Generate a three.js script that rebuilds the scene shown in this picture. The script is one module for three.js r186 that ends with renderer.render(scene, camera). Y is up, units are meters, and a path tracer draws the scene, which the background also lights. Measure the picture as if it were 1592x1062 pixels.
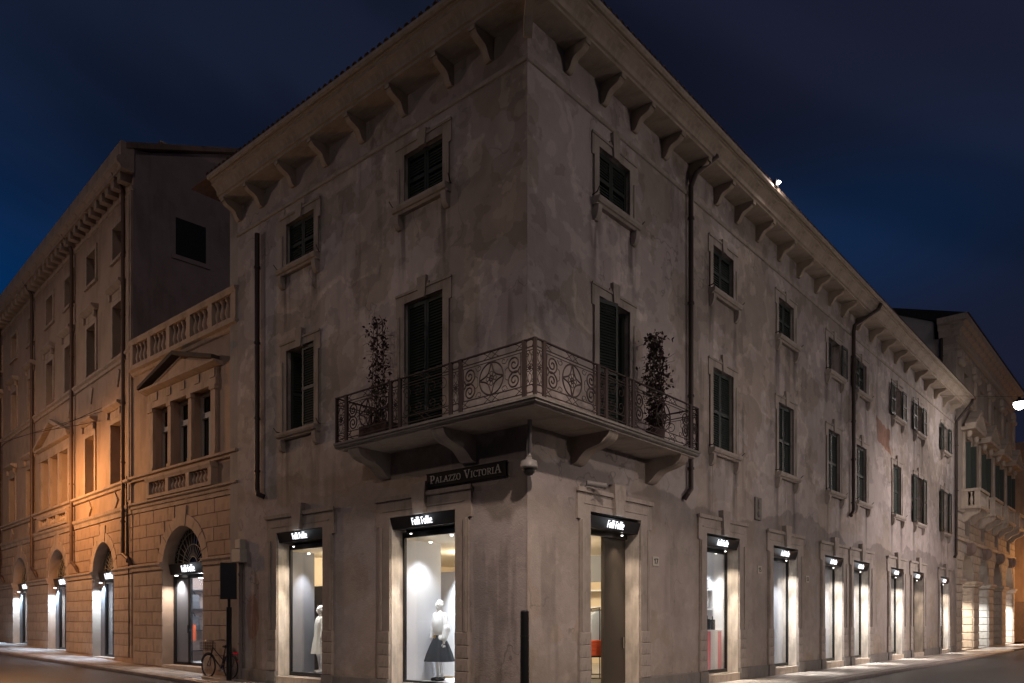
import * as THREE from 'three';
import { mergeGeometries } from 'three/addons/utils/BufferGeometryUtils.js';
import { MarchingCubes } from 'three/addons/objects/MarchingCubes.js';
import { FontLoader } from 'three/addons/loaders/FontLoader.js';
import { TextGeometry } from 'three/addons/geometries/TextGeometry.js';

// ---------------------------------------------------------------- camera, sky, fill light, street lamps' strength, exposure
const scene = new THREE.Scene();
const camera = new THREE.PerspectiveCamera(2 * Math.atan(531 / 1213) * 180 / Math.PI, 1592 / 1062, 0.1, 600);
camera.position.set(-11.332, 1.6, 9.415);
camera.lookAt(-11.332 + 0.7564, 1.6, 9.415 - 0.6541);
camera.setViewOffset(1592, 1062, 0, -436, 1592, 1062);
camera.updateProjectionMatrix();
const renderer = new THREE.WebGLRenderer({ antialias: true });
renderer.setSize(1024, 683);
renderer.toneMapping = THREE.LinearToneMapping;
renderer.toneMappingExposure = 1;
renderer.shadowMap.enabled = true;

const LAMP = { plaza: 255, short: 19.5, corner: 122, low: 90, long: 165, longLow: 350, far: 16, sodium: 108, street: 125, sodiumFar: 200, roof: 2 };  // all but far and roof belong to lamps out of view
const WARM = new THREE.Color().setRGB(1, 0.83, 0.74), SODIUM = new THREE.Color().setRGB(1, 0.47, 0.16), COOL = new THREE.Color().setRGB(0.86, 0.93, 1);

// noise
function mulberry(a) { return () => { a |= 0; a = a + 0x6D2B79F5 | 0; let t = Math.imul(a ^ a >>> 15, 1 | a); t = t + Math.imul(t ^ t >>> 7, 61 | t) ^ t; return ((t ^ t >>> 14) >>> 0) / 4294967296; }; }
const rnd = mulberry(20240611);
const LAT = new Float32Array(65536); for (let i = 0; i < 65536; i++) LAT[i] = rnd();
function vn(x, y, per) {
  let xi = Math.floor(x), yi = Math.floor(y); const fx = x - xi, fy = y - yi, u = fx * fx * (3 - 2 * fx), v = fy * fy * (3 - 2 * fy);
  let x1 = xi + 1, y1 = yi + 1;
  if (per) { xi = ((xi % per) + per) % per; x1 = ((x1 % per) + per) % per; yi = ((yi % per) + per) % per; y1 = ((y1 % per) + per) % per; }
  const h = (a, b) => LAT[((a & 255) + ((b & 255) << 8) + ((a * 57 + b * 131) & 1023) * 7) & 65535];
  const a = h(xi, yi), b = h(x1, yi), c = h(xi, y1), d = h(x1, y1);
  return a + (b - a) * u + (c - a) * v + (a - b - c + d) * u * v;
}
function fbm(x, y, o = 5, per = 0) { let s = 0, a = 0.5, t = 0; for (let i = 0; i < o; i++) { s += a * vn(x + i * 17, y + i * 31, per); t += a; x *= 2; y *= 2; per *= 2; a *= 0.5; } return s / t; }
const sst = (a, b, x) => { const t = Math.min(1, Math.max(0, (x - a) / (b - a))); return t * t * (3 - 2 * t); };
const enc = (c) => { c = Math.min(1, Math.max(0, c)); return Math.round(255 * (c <= 0.0031308 ? 12.92 * c : 1.055 * Math.pow(c, 1 / 2.4) - 0.055)); };

// night sky: deep navy, bluer towards the horizon
{
  const w = 512, h = 256, d = new Float32Array(w * h * 4);
  for (let j = 0; j < h; j++) for (let i = 0; i < w; i++) {
    const v = (j + 0.5) / h, e = Math.max(0, Math.sin((v - 0.5) * Math.PI)), az = ((i + 0.5) / w - 0.5) * Math.PI * 2, o = (j * w + i) * 4;
    const cl = fbm(8 + 4 * Math.cos(az) + e * 2, 8 + 4 * Math.sin(az) + e * 9, 5), k = 0.7 + 0.6 * sst(0.3, 0.7, cl), q2 = (x) => Math.exp(-x * x);
    const dusk = q2((az + 1.55) / 0.42) * q2((e - 0.2) / 0.2) * (0.7 + 0.6 * cl), gap = q2((az + 0.33) / 0.24) * q2((e - 0.41) / 0.075) * (0.6 + 0.8 * cl), rt = sst(-1.3, -0.3, az);
    d[o] = Math.max(0.0006, (0.0064 + 0.0016 * rt) * k - 0.011 * dusk - 0.003 * gap); d[o + 1] = 0.0098 * k + 0.033 * dusk + 0.007 * gap; d[o + 2] = 0.0225 * k + 0.165 * dusk + 0.03 * gap; d[o + 3] = 1;
  }
  const sky = new THREE.DataTexture(d, w, h, THREE.RGBAFormat, THREE.FloatType);
  sky.mapping = THREE.EquirectangularReflectionMapping; sky.magFilter = THREE.LinearFilter; sky.minFilter = THREE.LinearFilter; sky.needsUpdate = true;
  scene.background = sky; scene.environment = sky; scene.environmentIntensity = 1;
}
// added directional fill for even walls, far weaker than the street lamps
const fillLight = new THREE.DirectionalLight(new THREE.Color().setRGB(1, 0.86, 0.8), 0.12);
fillLight.position.set(-14, 30, 26); fillLight.target.position.set(6, 4, 0); fillLight.castShadow = true; fillLight.shadow.radius = 4;
Object.assign(fillLight.shadow.camera, { left: -40, right: 60, top: 40, bottom: -40, near: 1, far: 120 });
scene.add(fillLight, fillLight.target);

// ---------------------------------------------------------------- textures
function colorTex(w, h, f) {
  const d = new Uint8Array(w * h * 4);
  for (let j = 0; j < h; j++) for (let i = 0; i < w; i++) { const c = f(i, j), o = (j * w + i) * 4; d[o] = enc(c[0]); d[o + 1] = enc(c[1]); d[o + 2] = enc(c[2]); d[o + 3] = 255; }
  const t = new THREE.DataTexture(d, w, h, THREE.RGBAFormat); t.colorSpace = THREE.SRGBColorSpace; t.wrapS = t.wrapT = THREE.RepeatWrapping; t.magFilter = THREE.LinearFilter; t.minFilter = THREE.LinearMipmapLinearFilter; t.generateMipmaps = true; t.needsUpdate = true; return t;
}
function grayTex(w, h, f) {
  const d = new Uint8Array(w * h * 4);
  for (let j = 0; j < h; j++) for (let i = 0; i < w; i++) { const c = Math.round(255 * Math.min(1, Math.max(0, f(i, j)))), o = (j * w + i) * 4; d[o] = d[o + 1] = d[o + 2] = c; d[o + 3] = 255; }
  const t = new THREE.DataTexture(d, w, h, THREE.RGBAFormat); t.wrapS = t.wrapT = THREE.RepeatWrapping; t.magFilter = THREE.LinearFilter; t.minFilter = THREE.LinearMipmapLinearFilter; t.generateMipmaps = true; t.needsUpdate = true; return t;
}
const rep = (t, u, v = u) => { const c = t.clone(); c.repeat.set(u, v); c.needsUpdate = true; return c; };
const grain = grayTex(512, 512, (i, j) => { const x = i / 512, y = j / 512; return 0.55 * fbm(x * 8, y * 8, 5, 8) + 0.45 * fbm(x * 64 + 3, y * 64, 3, 64); });
const mott = colorTex(512, 512, (i, j) => { const x = i / 512, y = j / 512, a = fbm(x * 4, y * 4, 5, 4), b = fbm(x * 16 + 5, y * 16, 4, 16), s = fbm(x * 12, y * 2 + 9, 4, 2 * 6), k = 0.72 + 0.34 * a + 0.16 * (b - 0.5) - 0.14 * sst(0.55, 0.75, s); return [k, k * (0.985 + 0.03 * b), k * (0.97 + 0.05 * a)]; });
const roadTex = colorTex(1024, 1024, (i, j) => { const x = i / 1024, y = j / 1024, a = fbm(x * 4, y * 4, 5, 4), b = vn(x * 256, y * 256, 256), k = 0.6 + 0.55 * a + 0.35 * (b - 0.5), c = sst(0.012, 0.0, Math.abs(fbm(x * 3 + 7, y * 3, 5, 3) - 0.5)) * 0.35; return [k * (1 - c), k * (1 - c), k * (1 - c)]; });

// plaster of the palazzo, one sheet per front: x runs along the front in metres, y up
function plaster(pw, ph, Wm, Hm, ox, sd, sills, tweak) {
  return colorTex(pw, ph, (i, j) => {
    const x = (i + 0.5) / pw * Wm, y = (j + 0.5) / ph * Hm, X = x + sd * 37.7, wx = x + ox;
    const n1 = fbm(X * 0.33, y * 0.36, 5), n2 = fbm(X * 1.1 + 40, y * 1.2 + 11, 5), n3 = fbm(X * 5 + 3, y * 5, 4), st = fbm(X * 3.4, y * 0.42 + 20, 4);
    let k = 1 + 0.3 * (n1 - 0.5) + 0.2 * (n2 - 0.5) + 0.2 * (n3 - 0.5), warm = 0;
    const p = fbm(X * 0.62 + 9, y * 0.7 + 4, 6), q = fbm(X * 0.8 + 70, y * 0.75 + 31, 6), pe = fbm(X * 1.9 + 5, y * 1.9 + 61, 5);
    const hi = 0.35 + 0.65 * sst(4, 7, y); k *= 1 + 0.25 * hi * sst(0.525, 0.538, p) - 0.19 * hi * sst(0.55, 0.566, q); k *= 1 - 0.13 * hi * sst(0.585, 0.595, p);
    k *= 1 - 0.2 * hi * sst(0.6, 0.615, pe); k *= 1 + 0.16 * hi * sst(0.63, 0.65, fbm(X * 2.6 + 15, y * 2.3 + 5, 5));
    warm += 0.5 * sst(0.55, 0.575, q);
    k *= 1 - 0.3 * sst(0.56, 0.74, st) * sst(0.4, 0.75, fbm(X * 0.4 + 3, y * 0.3 + 77, 3));
    for (const s of sills) if (wx > s[0] - 0.35 && wx < s[1] + 0.35 && y < s[2] && y > s[2] - 2.2) {
      const e = Math.min(Math.abs(wx - s[0]), Math.abs(wx - s[1])), m = (1 - (s[2] - y) / 2.2) * (sst(0.3, 0.02, e) * 0.9 + 0.25 * sst(s[0] - 0.3, s[0], wx) * sst(s[1] + 0.3, s[1], wx));
      k *= 1 - 0.62 * m * sst(0.3, 0.6, fbm(X * 7 + 1, y * 0.8, 4));
    }
    const low = sst(1.3, 0.1, y + 0.8 * (n2 - 0.5)); k *= 1 - 0.25 * low * sst(0.35, 0.6, n3 + 0.3 * (n1 - 0.5)); warm += 0.4 * low;
    const r = tweak ? tweak(wx, y, X, n2) : [1, 0]; k *= r[0]; warm += r[1]; const red = r[2] || 0;
    k *= 1 - 0.35 * sst(0.006, 0.002, Math.abs(fbm(X * 0.7 + 31, y * 0.7 + 8, 5) - 0.5)) * sst(0.5, 0.62, fbm(X * 0.6 + 50, y * 0.6, 3));   // hairline cracks
    return [0.365 * k * (1 + 0.05 * warm + 0.1 * red), 0.315 * k * (1 - 0.3 * red), 0.298 * k * Math.max(0.2, 1 - 0.14 * warm - 0.45 * red)];
  });
}
const WX = { L0: -10.4, LW: 10.4, RW: 35.9, H: 13.2 };
const sillsL = [[-8.05, -6.75, 6.3], [-8.05, -6.75, 10.45], [-3.5, -2.25, 10.45]], sillsR = [2.95, 8.2, 12.55, 16.9, 19.95, 24.8, 28.3, 33.5].flatMap((c, i) => (i ? [[c - 0.72, c + 0.72, 6.05]] : []).concat([[c - 0.72, c + 0.72, 10.2]]));
const plL = plaster(1024, 1300, WX.LW, WX.H, -10.4, 1, sillsL, (x, y, X, n2) => {
  let k = 1, w = 0; const t = fbm(X * 1.5, y * 1.5 + 50, 5);
  const band = sst(5.3, 5.15, y + 0.9 * (t - 0.5)) * sst(3.75, 3.95, y + 0.7 * (t - 0.5) + 0.12 * (x + 2)); k *= 1 - (0.16 + 0.24 * sst(-1.75, -1.6, x)) * band; w += 0.5 * band;   // ragged darker render under the balcony, with its shade painted in
  k *= 1 - 0.22 * sst(-2.4, -0.6, x) * sst(8.2, 9.6, y) * sst(0.3, 0.6, fbm(X * 0.9, y * 0.9, 4)); w += 0.4 * sst(-2.4, -0.6, x) * sst(8, 9.5, y);
  const dg = y - (9.2 + 0.32 * (x + 8)); k *= 1 + 0.2 * sst(0.1, -0.1, dg + 0.5 * (t - 0.5)) * sst(7.2, 7.9, y + (t - 0.5)) * sst(-7.2, -6.6, x) * sst(-2.2, -3.0, x);  // patchy plaster, paler below a slanting edge
  const pt = Math.hypot((x + 9.6) / 0.35, (y - 1.7) / 0.75) + 0.8 * (t - 0.5); const pm = sst(1, 0.8, pt); k *= 1 - 0.2 * pm; return [k, w, 0.6 * pm];
});
const plR = plaster(2048, 760, WX.RW, WX.H, 0, 2, sillsR, (x, y, X) => {
  let k = 1, w = 0; const t = fbm(X * 0.5, 3 + y * 0.2, 5), f = fbm(X * 2.2, y * 2.2, 4);
  const top = 4.55 + 1.5 * (t - 0.42) + 0.25 * (f - 0.5), band = sst(top + 0.04, top - 0.04, y) * sst(3.3, 4.2, y + 0.5 * (f - 0.5)); k *= 1 - 0.33 * band;          // grey damp band over the doorways
  k *= 1 - 0.08 * sst(4.3, 3.8, y); w += 0.35 * sst(4.3, 3.8, y);
  const br = Math.max(Math.abs(x - 22.9) / 0.9, Math.abs(y - 9.25 + 0.12 * (x - 22.9)) / 0.45) + 0.5 * (f - 0.5); if (br < 1.05) { const m = sst(1.05, 0.98, br); k *= 1 - 0.35 * m; return [k, w, m]; }
  return [k, w];
});

// ---------------------------------------------------------------- materials
const C3 = (r, g, b) => new THREE.Color().setRGB(r, g, b);
const std = (o) => new THREE.MeshStandardMaterial({ roughness: 0.9, ...o });
const g1 = rep(grain, 0.7), m1 = rep(mott, 0.31), m2 = rep(mott, 0.9);
const M = {
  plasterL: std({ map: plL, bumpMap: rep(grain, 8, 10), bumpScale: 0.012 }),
  plasterR: std({ map: plR, bumpMap: rep(grain, 26, 10), bumpScale: 0.012 }),
  plaster: std({ color: C3(0.36, 0.315, 0.285), map: m1, bumpMap: g1, bumpScale: 0.01 }),
  trim: std({ color: C3(0.36, 0.31, 0.275), map: m2, bumpMap: g1, bumpScale: 0.008 }),
  trimL: std({ color: C3(0.335, 0.28, 0.24), map: m2, bumpMap: g1, bumpScale: 0.008 }),
  cornice: std({ color: C3(0.415, 0.345, 0.28), map: m2, bumpMap: g1, bumpScale: 0.006 }),
  soffit: std({ color: C3(0.385, 0.32, 0.255), map: m2, bumpMap: g1, bumpScale: 0.006 }),
  grime: std({ color: C3(0.20, 0.18, 0.165), map: m2, bumpMap: g1, bumpScale: 0.015 }),
  reveal: std({ color: C3(0.62, 0.55, 0.48), map: m2, bumpMap: g1, bumpScale: 0.004 }),
  stone: std({ color: C3(0.47, 0.39, 0.32), map: m2, bumpMap: g1, bumpScale: 0.01 }),
  ochre: std({ color: C3(0.42, 0.29, 0.21), map: m1, bumpMap: g1, bumpScale: 0.008 }),
  ochreTrim: std({ color: C3(0.45, 0.33, 0.25), map: m2, bumpMap: g1, bumpScale: 0.006 }),
  ochreBlock: [0.92, 1, 1.08].map((k) => std({ color: C3(0.41 * k, 0.28 * k, 0.2 * k), map: m1, bumpMap: g1, bumpScale: 0.008 })),
  paleBlock: [0.92, 1, 1.07].map((k) => std({ color: C3(0.42 * k, 0.325 * k, 0.26 * k), map: m1, bumpMap: g1, bumpScale: 0.008 })),
  palBlock: [0.9, 1, 1.08].map((k) => std({ color: C3(0.44 * k, 0.37 * k, 0.31 * k), map: m1, bumpMap: g1, bumpScale: 0.01 })),
  palace: std({ color: C3(0.38, 0.32, 0.27), map: m1, bumpMap: g1, bumpScale: 0.01 }),
  gable: std({ color: C3(0.36, 0.27, 0.24), map: m1, bumpMap: g1, bumpScale: 0.012 }),
  paleWall: std({ color: C3(0.34, 0.32, 0.31), map: m1 }),
  shutter: std({ color: C3(0.012, 0.019, 0.014), roughness: 0.6 }),
  shutterR: std({ color: C3(0.028, 0.038, 0.033), roughness: 0.55 }),
  dark: std({ color: C3(0.012, 0.012, 0.013), roughness: 0.7 }),
  glassDark: std({ color: C3(0.01, 0.011, 0.013), roughness: 0.12 }),
  woodFrame: std({ color: C3(0.45, 0.38, 0.32), roughness: 0.6 }),
  iron: std({ color: C3(0.03, 0.016, 0.014), roughness: 0.75 }),
  pipe: std({ color: C3(0.035, 0.022, 0.018), roughness: 0.5, metalness: 0.3 }),
  pipeO: std({ color: C3(0.13, 0.075, 0.05), roughness: 0.55, metalness: 0.3 }),
  metal: std({ color: C3(0.025, 0.024, 0.026), roughness: 0.4, metalness: 0.5 }),
  slate: std({ color: C3(0.055, 0.04, 0.034), map: m2 }),
  grille: std({ color: C3(0.3, 0.24, 0.17), roughness: 0.5 }),
  doorGrey: std({ color: C3(0.11, 0.11, 0.12), roughness: 0.5 }),
  bronze: std({ color: C3(0.075, 0.062, 0.05), roughness: 0.42, metalness: 0.4 }),
  tile: std({ color: C3(0.24, 0.16, 0.125), map: m2 }),
  glass: new THREE.MeshPhysicalMaterial({ color: 0xffffff, roughness: 0.02, transmission: 1, thickness: 0, ior: 1.5 }),
  white: std({ color: C3(0.72, 0.72, 0.73), roughness: 0.75 }),
  niche: std({ color: C3(0.5, 0.5, 0.52), roughness: 0.7 }),
  nicheGrey: std({ color: C3(0.2, 0.2, 0.22), roughness: 0.6 }),
  nicheDark: std({ color: C3(0.07, 0.07, 0.078), roughness: 0.5 }),
  cream: std({ color: C3(0.72, 0.6, 0.44), roughness: 0.8 }),
  creamCeil: std({ color: C3(0.74, 0.66, 0.54), roughness: 0.9 }),
  shopFloor: std({ color: C3(0.34, 0.32, 0.3), roughness: 0.35, map: m1 }),
  road: std({ color: C3(0.05, 0.049, 0.054), roughness: 0.42, map: rep(roadTex, 0.22), bumpMap: rep(grain, 1.1), bumpScale: 0.012 }),
  slab: [0.78, 1, 1.16].map((k, i) => std({ color: C3(0.42 * k, 0.375 * k, 0.345 * k), roughness: 0.33 + 0.06 * i, map: m2, bumpMap: g1, bumpScale: 0.004 })),
  kerb: std({ color: C3(0.24, 0.21, 0.195), roughness: 0.5, map: m2, bumpMap: g1, bumpScale: 0.006 }),
  joint: std({ color: C3(0.07, 0.06, 0.055) }),
  mannequin: std({ color: C3(0.78, 0.76, 0.73), roughness: 0.35 }),
  blouse: std({ color: C3(0.82, 0.82, 0.8), roughness: 0.9 }),
  denim: std({ color: C3(0.02, 0.022, 0.027), roughness: 0.9, bumpMap: rep(grain, 3), bumpScale: 0.006 }),
  gold: std({ color: C3(0.6, 0.4, 0.12), roughness: 0.3, metalness: 0.9 }),
  black: std({ color: C3(0.015, 0.015, 0.016), roughness: 0.45 }),
  rubber: std({ color: C3(0.012, 0.012, 0.012), roughness: 0.8 }),
  chrome: std({ color: C3(0.55, 0.55, 0.56), roughness: 0.25, metalness: 1 }),
  red: std({ color: C3(0.4, 0.02, 0.03), roughness: 0.3, emissive: C3(0.1, 0.002, 0.006), emissiveIntensity: 1 }),
  box: std({ color: C3(0.42, 0.38, 0.33), roughness: 0.6 }),
  camWhite: std({ color: C3(0.2, 0.185, 0.18), roughness: 0.5 }),
  leaf: std({ color: C3(0.055, 0.032, 0.026), roughness: 0.8, side: THREE.DoubleSide }),
  terracotta: std({ color: C3(0.06, 0.035, 0.03), roughness: 0.9 }),
  letter: std({ color: C3(0.8, 0.8, 0.8), emissive: C3(0.9, 0.95, 1), emissiveIntensity: 1.7 }),
  bulbWhite: std({ color: C3(0.8, 0.8, 0.8), emissive: C3(1, 0.95, 0.88), emissiveIntensity: 6 }),
  bulbFar: std({ color: C3(0.8, 0.8, 0.8), emissive: C3(1, 0.92, 0.86), emissiveIntensity: 60 }),
  bulbOrange: std({ color: C3(0.8, 0.8, 0.8), emissive: C3(1, 0.5, 0.2), emissiveIntensity: 30 }),
  grey: std({ color: C3(0.3, 0.31, 0.33), roughness: 0.9 }),
  blueGrey: std({ color: C3(0.42, 0.48, 0.56), roughness: 0.95 }),
  orange: std({ color: C3(0.62, 0.1, 0.03), roughness: 0.8 }),
  blue: std({ color: C3(0.03, 0.06, 0.25), roughness: 0.8 }),
  pink: std({ color: C3(0.75, 0.22, 0.26), roughness: 0.8 }),
  skin: std({ color: C3(0.5, 0.33, 0.25), roughness: 0.7 }),
  orangeWall: std({ color: C3(0.42, 0.29, 0.2), map: m1 }),
  brownStone: std({ color: C3(0.25, 0.18, 0.15), map: m2, bumpMap: g1, bumpScale: 0.02 }),
  carPaint: new THREE.MeshPhysicalMaterial({ color: C3(0.012, 0.011, 0.011), roughness: 0.5, clearcoat: 0.25, clearcoatRoughness: 0.25 }),
};

// ---------------------------------------------------------------- builders
const used = {};
function numbered(n) { const k = used[n] = (used[n] ?? -1) + 1; return k ? n + '_' + String(k).padStart(3, '0') : n; }
const V3 = (x, y, z) => new THREE.Vector3(x, y, z);
const FRAME = { R: { p: [0, 0, 0], r: 0 }, L: { p: [0, 0, 0], r: -Math.PI / 2 }, W: { p: [0.12, 0, 0], r: -Math.PI / 2 }, O: { p: [0.12, 0, -17.25], r: -94.67 * Math.PI / 180 }, P: { p: [0, 0, 0.05], r: 0 }, Z: { p: [0, 0, 0], r: 0 } };
function toWorld(fr, x, y, z) { return V3(x, y, z).applyAxisAngle(V3(0, 1, 0), fr.r).add(V3(...fr.p)); }
function thing(name, label, category, pos = [0, 0, 0], turn = 0, group) {
  const o = new THREE.Group(); o.name = numbered(name); o.position.set(...pos); o.rotation.y = turn; scene.add(o);
  o.userData = { label, category }; if (group) o.userData.group = group; return o;
}
function add(parent, name, geo, mat, fr) {
  const m = new THREE.Mesh(Array.isArray(geo) ? mergeGeometries(geo.map(norm)) : geo, mat); m.name = name; m.castShadow = m.receiveShadow = true;
  if (fr) { m.position.set(...fr.p); m.rotation.y = fr.r; }
  parent.add(m); return m;
}
function norm(g) { let n = g.index ? g.toNonIndexed() : g; for (const k of Object.keys(n.attributes)) if (!['position', 'normal', 'uv'].includes(k)) n.deleteAttribute(k); if (!n.attributes.uv) n.setAttribute('uv', new THREE.BufferAttribute(new Float32Array(n.attributes.position.count * 2), 2)); n.morphAttributes = {}; return n; }
function single(name, geo, mat, label, category, group, fr) { const m = add(scene, numbered(name), geo, mat, fr); m.userData = { label, category }; if (group) m.userData.group = group; return m; }
function uvMetres(g) {   // box mapping, metres
  g = g.index ? g.toNonIndexed() : g; const p = g.attributes.position, n = g.attributes.normal, uv = new Float32Array(p.count * 2);
  for (let i = 0; i < p.count; i++) { const ax = Math.abs(n.getX(i)), ay = Math.abs(n.getY(i)), az = Math.abs(n.getZ(i)); let u, v; if (ay > ax && ay > az) { u = p.getX(i); v = p.getZ(i); } else if (ax > az) { u = p.getZ(i); v = p.getY(i); } else { u = p.getX(i); v = p.getY(i); } uv[2 * i] = u + 0.37 * v * 0; uv[2 * i + 1] = v; }
  g.setAttribute('uv', new THREE.BufferAttribute(uv, 2)); return g;
}
function bx(x0, x1, y0, y1, z0, z1) { const g = new THREE.BoxGeometry(Math.abs(x1 - x0), Math.abs(y1 - y0), Math.abs(z1 - z0)); g.translate((x0 + x1) / 2, (y0 + y1) / 2, (z0 + z1) / 2); return uvMetres(g); }
const blockCache = {};
function block(w, h, d, c = 0.012) {   // chamfered stone, centred in x and y, back at z = 0
  const key = [w, h, d, c].map((v) => v.toFixed(2)).join(); if (blockCache[key]) return blockCache[key];
  const s = new THREE.Shape(); s.moveTo(-w / 2 + c, -h / 2 + c); s.lineTo(w / 2 - c, -h / 2 + c); s.lineTo(w / 2 - c, h / 2 - c); s.lineTo(-w / 2 + c, h / 2 - c);
  const g = new THREE.ExtrudeGeometry(s, { depth: d - c, bevelEnabled: true, bevelThickness: c, bevelSize: c, bevelSegments: 1, curveSegments: 1 });
  return blockCache[key] = uvMetres(g);
}
function prof(pts, x0, x1) {   // a profile [out, up] run along x
  const s = new THREE.Shape(pts.map((p) => new THREE.Vector2(p[0], p[1]))), g = new THREE.ExtrudeGeometry(s, { depth: x1 - x0, bevelEnabled: false, curveSegments: 6 });
  const p = g.attributes.position, n = g.attributes.normal;
  for (let i = 0; i < p.count; i++) { const a = p.getX(i), c = p.getZ(i); p.setX(i, x1 - c); p.setZ(i, a); const na = n.getX(i), nc = n.getZ(i); n.setX(i, -nc); n.setZ(i, na); }
  return uvMetres(g);
}
function plate(shapePts, z0, z1, holes = [], cs = 12) {   // outline in x/y made solid from z0 to z1
  const s = shapePts instanceof THREE.Shape ? shapePts : new THREE.Shape(shapePts.map((p) => new THREE.Vector2(p[0], p[1])));
  for (const h of holes) s.holes.push(h instanceof THREE.Path ? h : new THREE.Path(h.map((p) => new THREE.Vector2(p[0], p[1]))));
  const g = new THREE.ExtrudeGeometry(s, { depth: z1 - z0, bevelEnabled: false, curveSegments: cs }); g.translate(0, 0, z0); return g;
}
const rect = (x0, x1, y0, y1) => [[x0, y0], [x1, y0], [x1, y1], [x0, y1]];
function archPath(x0, x1, y0, ys) { const p = new THREE.Path(), r = (x1 - x0) / 2; p.moveTo(x0, y0); p.lineTo(x1, y0); p.lineTo(x1, ys); p.absarc((x0 + x1) / 2, ys, r, 0, Math.PI, false); p.lineTo(x0, y0); return p; }
function sweep(pts, path, caps = true) {   // profile [out, up] along a plan path [x, z]; outward is to the right-hand side of travel seen from above (x right, z down)
  const n = path.length, m = pts.length, pos = [], dirs = [];
  for (let i = 0; i < n - 1; i++) { const dx = path[i + 1][0] - path[i][0], dz = path[i + 1][1] - path[i][1], l = Math.hypot(dx, dz); dirs.push([dx / l, dz / l]); }
  const nrm = dirs.map(([dx, dz]) => [-dz, dx]);
  const mit = path.map((_, i) => { if (i === 0) return nrm[0]; if (i === n - 1) return nrm[n - 2]; const a = nrm[i - 1], b = nrm[i], sx = a[0] + b[0], sz = a[1] + b[1], k = 2 / (sx * sx + sz * sz); return [sx * k, sz * k]; });
  const P = (i, j) => [path[i][0] + mit[i][0] * pts[j][0], pts[j][1], path[i][1] + mit[i][1] * pts[j][0]];
  for (let i = 0; i < n - 1; i++) for (let j = 0; j < m; j++) { const k = (j + 1) % m, a = P(i, j), b = P(i + 1, j), c = P(i + 1, k), d = P(i, k); pos.push(...a, ...b, ...c, ...a, ...c, ...d); }
  if (caps) { const tri = THREE.ShapeUtils.triangulateShape(pts.map((p) => new THREE.Vector2(p[0], p[1])), []); for (const [a, b, c] of tri) { pos.push(...P(0, a), ...P(0, b), ...P(0, c)); pos.push(...P(n - 1, c), ...P(n - 1, b), ...P(n - 1, a)); } }
  const g = new THREE.BufferGeometry(); g.setAttribute('position', new THREE.BufferAttribute(new Float32Array(pos), 3)); g.computeVertexNormals(); return uvMetres(g);
}
function tube(pts, r, seg = 0, rad = 5, curve) {
  const v = pts.map((p) => V3(...p)); let c;
  if (curve) c = new THREE.CatmullRomCurve3(v); else { c = new THREE.CurvePath(); for (let i = 0; i < v.length - 1; i++) c.add(new THREE.LineCurve3(v[i], v[i + 1])); }
  return new THREE.TubeGeometry(c, seg || (v.length - 1) * (curve ? 4 : 1), r, rad, false);
}
function rod(a, b, r, rad = 6) { const A = V3(...a), B = V3(...b), d = B.clone().sub(A), g = new THREE.CylinderGeometry(r, r, d.length(), rad); g.applyQuaternion(new THREE.Quaternion().setFromUnitVectors(V3(0, 1, 0), d.normalize())); g.translate((a[0] + b[0]) / 2, (a[1] + b[1]) / 2, (a[2] + b[2]) / 2); return g; }
function bentPipe(pts, r) { // straight runs with ball elbows
  const g = []; for (let i = 0; i < pts.length - 1; i++) g.push(rod(pts[i], pts[i + 1], r, 10)); for (let i = 1; i < pts.length - 1; i++) { const s = new THREE.SphereGeometry(r * 1.02, 8, 6); s.translate(...pts[i]); g.push(s); } return g;
}
function disc(x, y, z, r, h = 0.03) { const g = new THREE.CylinderGeometry(r, r, h, 14); g.translate(x, y, z); return g; }
const baluLathe = (h, r) => new THREE.LatheGeometry([[0.0, 0], [r * 0.9, 0], [r * 0.9, h * 0.08], [r * 0.5, h * 0.14], [r * 0.95, h * 0.34], [r * 0.8, h * 0.5], [r * 0.42, h * 0.72], [r * 0.5, h * 0.84], [r * 0.85, h * 0.92], [r * 0.85, h], [0, h]].map((p) => new THREE.Vector2(p[0], p[1])), 8);
function spot(pos, target, color, I, angle, pen, radius = 1.5) { const s = new THREE.SpotLight(color, I, 0, angle, pen, 2); s.position.copy(pos); s.target.position.copy(target); s.castShadow = true; s.shadow.radius = radius; scene.add(s, s.target); return s; }
function point(pos, color, I, radius = 4) { const s = new THREE.PointLight(color, I, 0, 2); s.position.copy(pos); s.castShadow = true; s.shadow.radius = radius; scene.add(s); return s; }
const font = await new FontLoader().loadAsync('fonts/droid/droid_sans_bold.typeface.json');
const sans = await new FontLoader().loadAsync('fonts/droid/droid_sans_regular.typeface.json');
const serif = await new FontLoader().loadAsync('fonts/droid/droid_serif_regular.typeface.json');
function text(str, f, size, depth, sx = 1) { const g = new TextGeometry(str, { font: f, size, depth, curveSegments: 4, bevelEnabled: false }); g.computeBoundingBox(); const b = g.boundingBox; g.translate(-(b.min.x + b.max.x) / 2, -(b.min.y + b.max.y) / 2, 0); g.scale(sx, 1, 1); return g; }

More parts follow.
